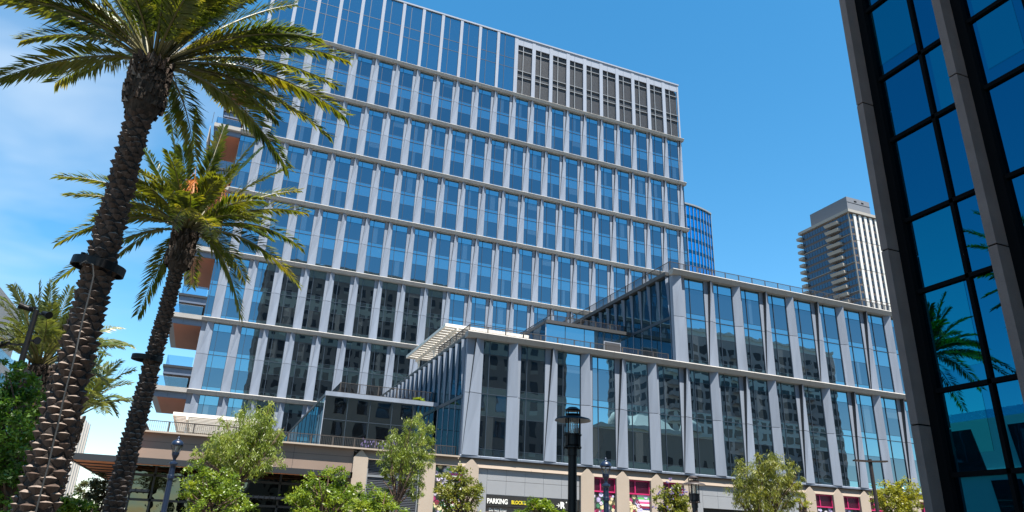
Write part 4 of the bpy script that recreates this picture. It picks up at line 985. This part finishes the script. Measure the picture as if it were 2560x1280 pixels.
tree('sapling', 'tiny yellow-green sapling left of the T-shaped lamp', 'sapling', 34, (2010, 1330), [(2000, 1255, 14, 0), (2015, 1272, 18, 0)], 700, .13, 'yellow_leaf', 'fern', 12)
tree('garden_tree', 'dense glossy green tree filling the lower left corner', 'tree', 14, (-20, 1500),
     [(25, 950, 40, 0), (70, 1010, 48, .5), (20, 1050, 60, 0), (90, 1090, 42, 1.4), (30, 1160, 60, 0), (75, 1190, 40, 1.2), (20, 1250, 56, 0), (80, 1270, 45, 1.2), (-40, 1000, 50, 0), (110, 1000, 20, 1.5), (-50, 1150, 60, 0)], 15000, .085, 'hedge_leaf', 'leaf', 13)
tree('garden_shrub', 'bright green shrub at the foot of the big palms', 'shrub', 19, (180, 1370), [(175, 1262, 26, 0), (205, 1272, 26, 0), (150, 1275, 22, 0), (185, 1295, 34, 0)], 3500, .10, 'bright_leaf', 'leaf', 14)
tree('distant_tree', 'dull grey-green tree seen below the canopy corner', 'tree', 60, (240, 1330), [(240, 1200, 22, 0), (225, 1225, 22, 0), (255, 1230, 20, 0), (240, 1255, 30, 0)], 3500, .22, 'dull_leaf', 'leaf', 15)
rnd = random.Random(77); hb = Vector((-12, 17, 0)); T = thing('garden_tree', 'leafy green tree mirrored at the foot of the dark glass at right', 'tree', hb)
mb = MB(); mb.tube([hb, hb+Vector((0, 0, 2.4))], [.16, .1], 'bark', 8)
for k in range(7): mb.tube([hb+Vector((0, 0, 1.2)), hb+Vector((rnd.uniform(-.5, .5), (k-3)*.8, 2.8))], [.07, .03], 'bark', 6)
mb.build('trunk', T)
mb = MB(); leafball(mb, [(hb+Vector((rnd.uniform(-.6, .6), -5+k*1.25, rnd.uniform(2.0, 3.1))), 1.1, .9, 1.1) for k in range(9)], 9000, rnd, .13, 'hedge_leaf', 'leaf'); mb.build('crown', T)
# lavender on the terrace
mb = MB(); rnd = random.Random(5)
for i in range(46):
    x = rnd.uniform(9.6, 12.0); y = rnd.uniform(50.8, 51.6); h = rnd.uniform(.4, 1.0); mb.bar((x, y, 5.3), (x+.03, y, 5.3+h), .012, .012, 'hedge_leaf' if False else 'mullion'); mb.bar((x+.03, y, 5.3+h), (x+.03, y, 5.42+h), .05, .05, 'flower_violet')
tag(mb.build('flower_bed', None, UP), 'violet flowers growing behind the terrace railing before the glass pavilion', 'flowers')
tree('small_terrace_shrub', 'round green shrub on the roof of the terrace pavilion', 'shrub', 58.5, (1050, 1010), [(1047, 1000, 10, 0, .5), (1056, 1002, 8, 0, .5)], 500, .2, 'bright_leaf', 'leaf', 16, 2, .03)

# ------------------------------------------------------------------ lamps
def disc_lamp(label, px_top, d, s=1.0, mt='black_pole', name='disc_street_lamp'):
    t = at(*px_top, d); z = t.z; T = thing(name, label, 'street lamp', (t.x, t.y, 0), 'disc topped street lamps'); c = (t.x, t.y)
    mb = MB(); mb.lathe((*c, 0), [(.16*s, 0), (.16*s, .3), (.10*s, .4), (.092*s, z-1.45*s), (.092*s, z-1.02*s), (.11*s, z-1.02*s), (.11*s, z-.82*s), (.155*s, z-.8*s), (.155*s, z-.58*s), (0, z-.58*s)], mt, 24); mb.build('pole', T, smooth=False)
    mb = MB()
    for k in range(4):
        a = k*math.pi/2+.5; x = c[0]+.175*s*math.cos(a); y = c[1]+.175*s*math.sin(a); mb.bar((x, y, z-.86*s), (x, y, z-.07*s), .022*s, .022*s, mt)
    mb.lathe((c[0], c[1], z), [(.19*s, -.60*s), (.19*s, -.57*s), (.14*s, -.57*s)], mt, 24); mb.lathe((c[0], c[1], z), [(.19*s, -.86*s), (.19*s, -.83*s), (.10*s, -.83*s)], mt, 24); mb.build('cage', T)
    mb = MB(); mb.lathe((c[0], c[1], z), [(.115*s, -.58*s), (.115*s, -.2*s)], 'lamp_glass', 20)
    for k in range(12): a = k*math.pi/6; mb.bar((c[0]+.1*s*math.cos(a), c[1]+.1*s*math.sin(a), z-.58*s), (c[0]+.1*s*math.cos(a), c[1]+.1*s*math.sin(a), z-.22*s), .012*s, .012*s, 'lens')
    mb.build('lens', T)
    mb = MB(); mb.lathe((c[0], c[1], z), [(.10*s, -.20*s), (.36*s, -.265*s), (.385*s, -.29*s)], 'shade_under', 40); mb.lathe((c[0], c[1], z), [(.388*s, -.288*s), (.36*s, -.25*s), (.10*s, -.18*s)], mt, 40); mb.build('disc_shade', T, smooth=True)
    mb = MB(); mb.lathe((c[0], c[1], z), [(0, -.13*s), (.16*s, -.15*s), (.14*s, -.18*s), (0, -.18*s)], mt, 24); mb.lathe((c[0], c[1], z), [(0, 0), (.09*s, -.005*s), (.17*s, -.06*s), (.15*s, -.085*s), (0, -.09*s)], mt, 24); mb.build('cap', T)
disc_lamp('near black street lamp with a wide disc shade, standing before the wing', (1432, 1018), 14, .9)
disc_lamp('far small street lamp with a pale disc shade near the violet flowering tree', (1733, 1190), 26, 1.0, 'brown_pole')
def acorn_lamp(label, px_top, d):
    t = at(*px_top, d); z = t.z; T = thing('blue_street_lamp', label, 'street lamp', (t.x, t.y, 0), 'dark blue acorn street lamps'); c = (t.x, t.y, z)
    mb = MB(); mb.lathe((t.x, t.y, 0), [(.22, 0), (.22, .5), (.13, .6), (.105, z-1.75), (.14, z-1.72), (.14, z-1.6), (.115, z-1.58), (.115, z-1.22), (.18, z-1.15), (.17, z-1.08), (.07, z-1.05), (.06, z-.95), (.14, z-.78), (.15, z-.68), (0, z-.66)], 'blue_pole', 20); mb.build('pole', T)
    mb = MB(); mb.lathe(c, [(.12, -.68), (.19, -.5), (.225, -.36)], 'lamp_glass', 20); mb.build('globe', T, smooth=True)
    mb = MB()
    for k in range(6):
        a = k*math.pi/3; ps = [(.125, -.68), (.2, -.5), (.235, -.34)]; mb.tube([(c[0]+r_*math.cos(a), c[1]+r_*math.sin(a), z+h) for r_, h in ps], .010, 'blue_pole', 5)
    mb.tube([(c[0], c[1], z-.68), (c[0], c[1], z-.42)], [.06, .03], 'lens', 8); mb.build('cage', T)
    mb = MB(); mb.lathe(c, [(.24, -.38), (.245, -.34), (.22, -.26), (.15, -.19), (.07, -.16), (.045, -.10), (.06, -.07), (.03, -.04), (.015, 0), (0, 0)], 'blue_pole', 24); mb.build('cap', T, smooth=True)
acorn_lamp('dark blue lamp post leaning over the left shopfront between two trees', (448, 1090), 34)
acorn_lamp('dark blue lamp post in front of the flowered mural', (1514, 1143), 31)
t = at(2175, 1148, 30); T = thing('twin_arm_lamp', 'thin dark T-shaped lamp with two flat arms at right', 'street lamp', (t.x, t.y, 0))
mb = MB(); mb.lathe((t.x, t.y, 0), [(.12, 0), (.075, .2), (.06, t.z)], 'brown_pole', 12); mb.build('pole', T)
for sg in (-1, 1):
    dv = Vector((_r2.x, _r2.y, 0)).normalized()*sg; mb = MB(); p = Vector((t.x, t.y, t.z-.08)); mb.bar(p, p+dv*.6+Vector((0, 0, .02)), .2, .05, 'brown_pole'); mb.build('arm', T)
# floodlight pole
t = at(92, 775, 20); T = thing('floodlight_pole', 'black pole with clustered floodlights at the left edge', 'floodlight', (t.x, t.y, 0)); rr = Vector((_r2.x, _r2.y, 0)).normalized()
mb = MB(); mb.tube([(t.x, t.y, 0), (t.x, t.y, t.z)], [.09, .06], 'black_pole', 12); mb.build('pole', T)
for dx, dz, L_, an in ((-.28, .05, .42, .2), (.26, -.1, .34, -.4), (-.55, -.85, .34, -.5), (.2, -.75, .12, 0), (.18, -1.55, .2, .6)):
    mb = MB(); p = Vector((t.x, t.y, t.z+dz)); q = p+rr*dx; mb.bar(p, q, .04, .04, 'black_pole'); ax = (rr*math.cos(an)*(-1 if dx < 0 else 1)+Vector((0, 0, math.sin(an)))-Vector((0, .5, 0))).normalized()
    mb.tube([q-ax*L_*.4, q+ax*L_*.1, q+ax*L_*.35], [.055, .07, .09], 'black_pole', 14); mb.build('floodlight_head', T)
# leaf litter free; slim hanging string lamp
t = at(171, 1158, 21); mb = MB(); mb.lathe(tuple(t), [(0, .06), (.04, .05), (.10, 0), (0, -.02)], 'white_paint', 16); T = thing('string_light', 'small white lamp hanging on a wire beside the big palm', 'string light', t); mb.build('lamp_shade', T)
mb = MB(); mb.tube([t+Vector((0, 0, .05)), at(165, 1095, 21), at(150, 1060, 21)], .008, 'cable', 5); mb.build('wire', T)
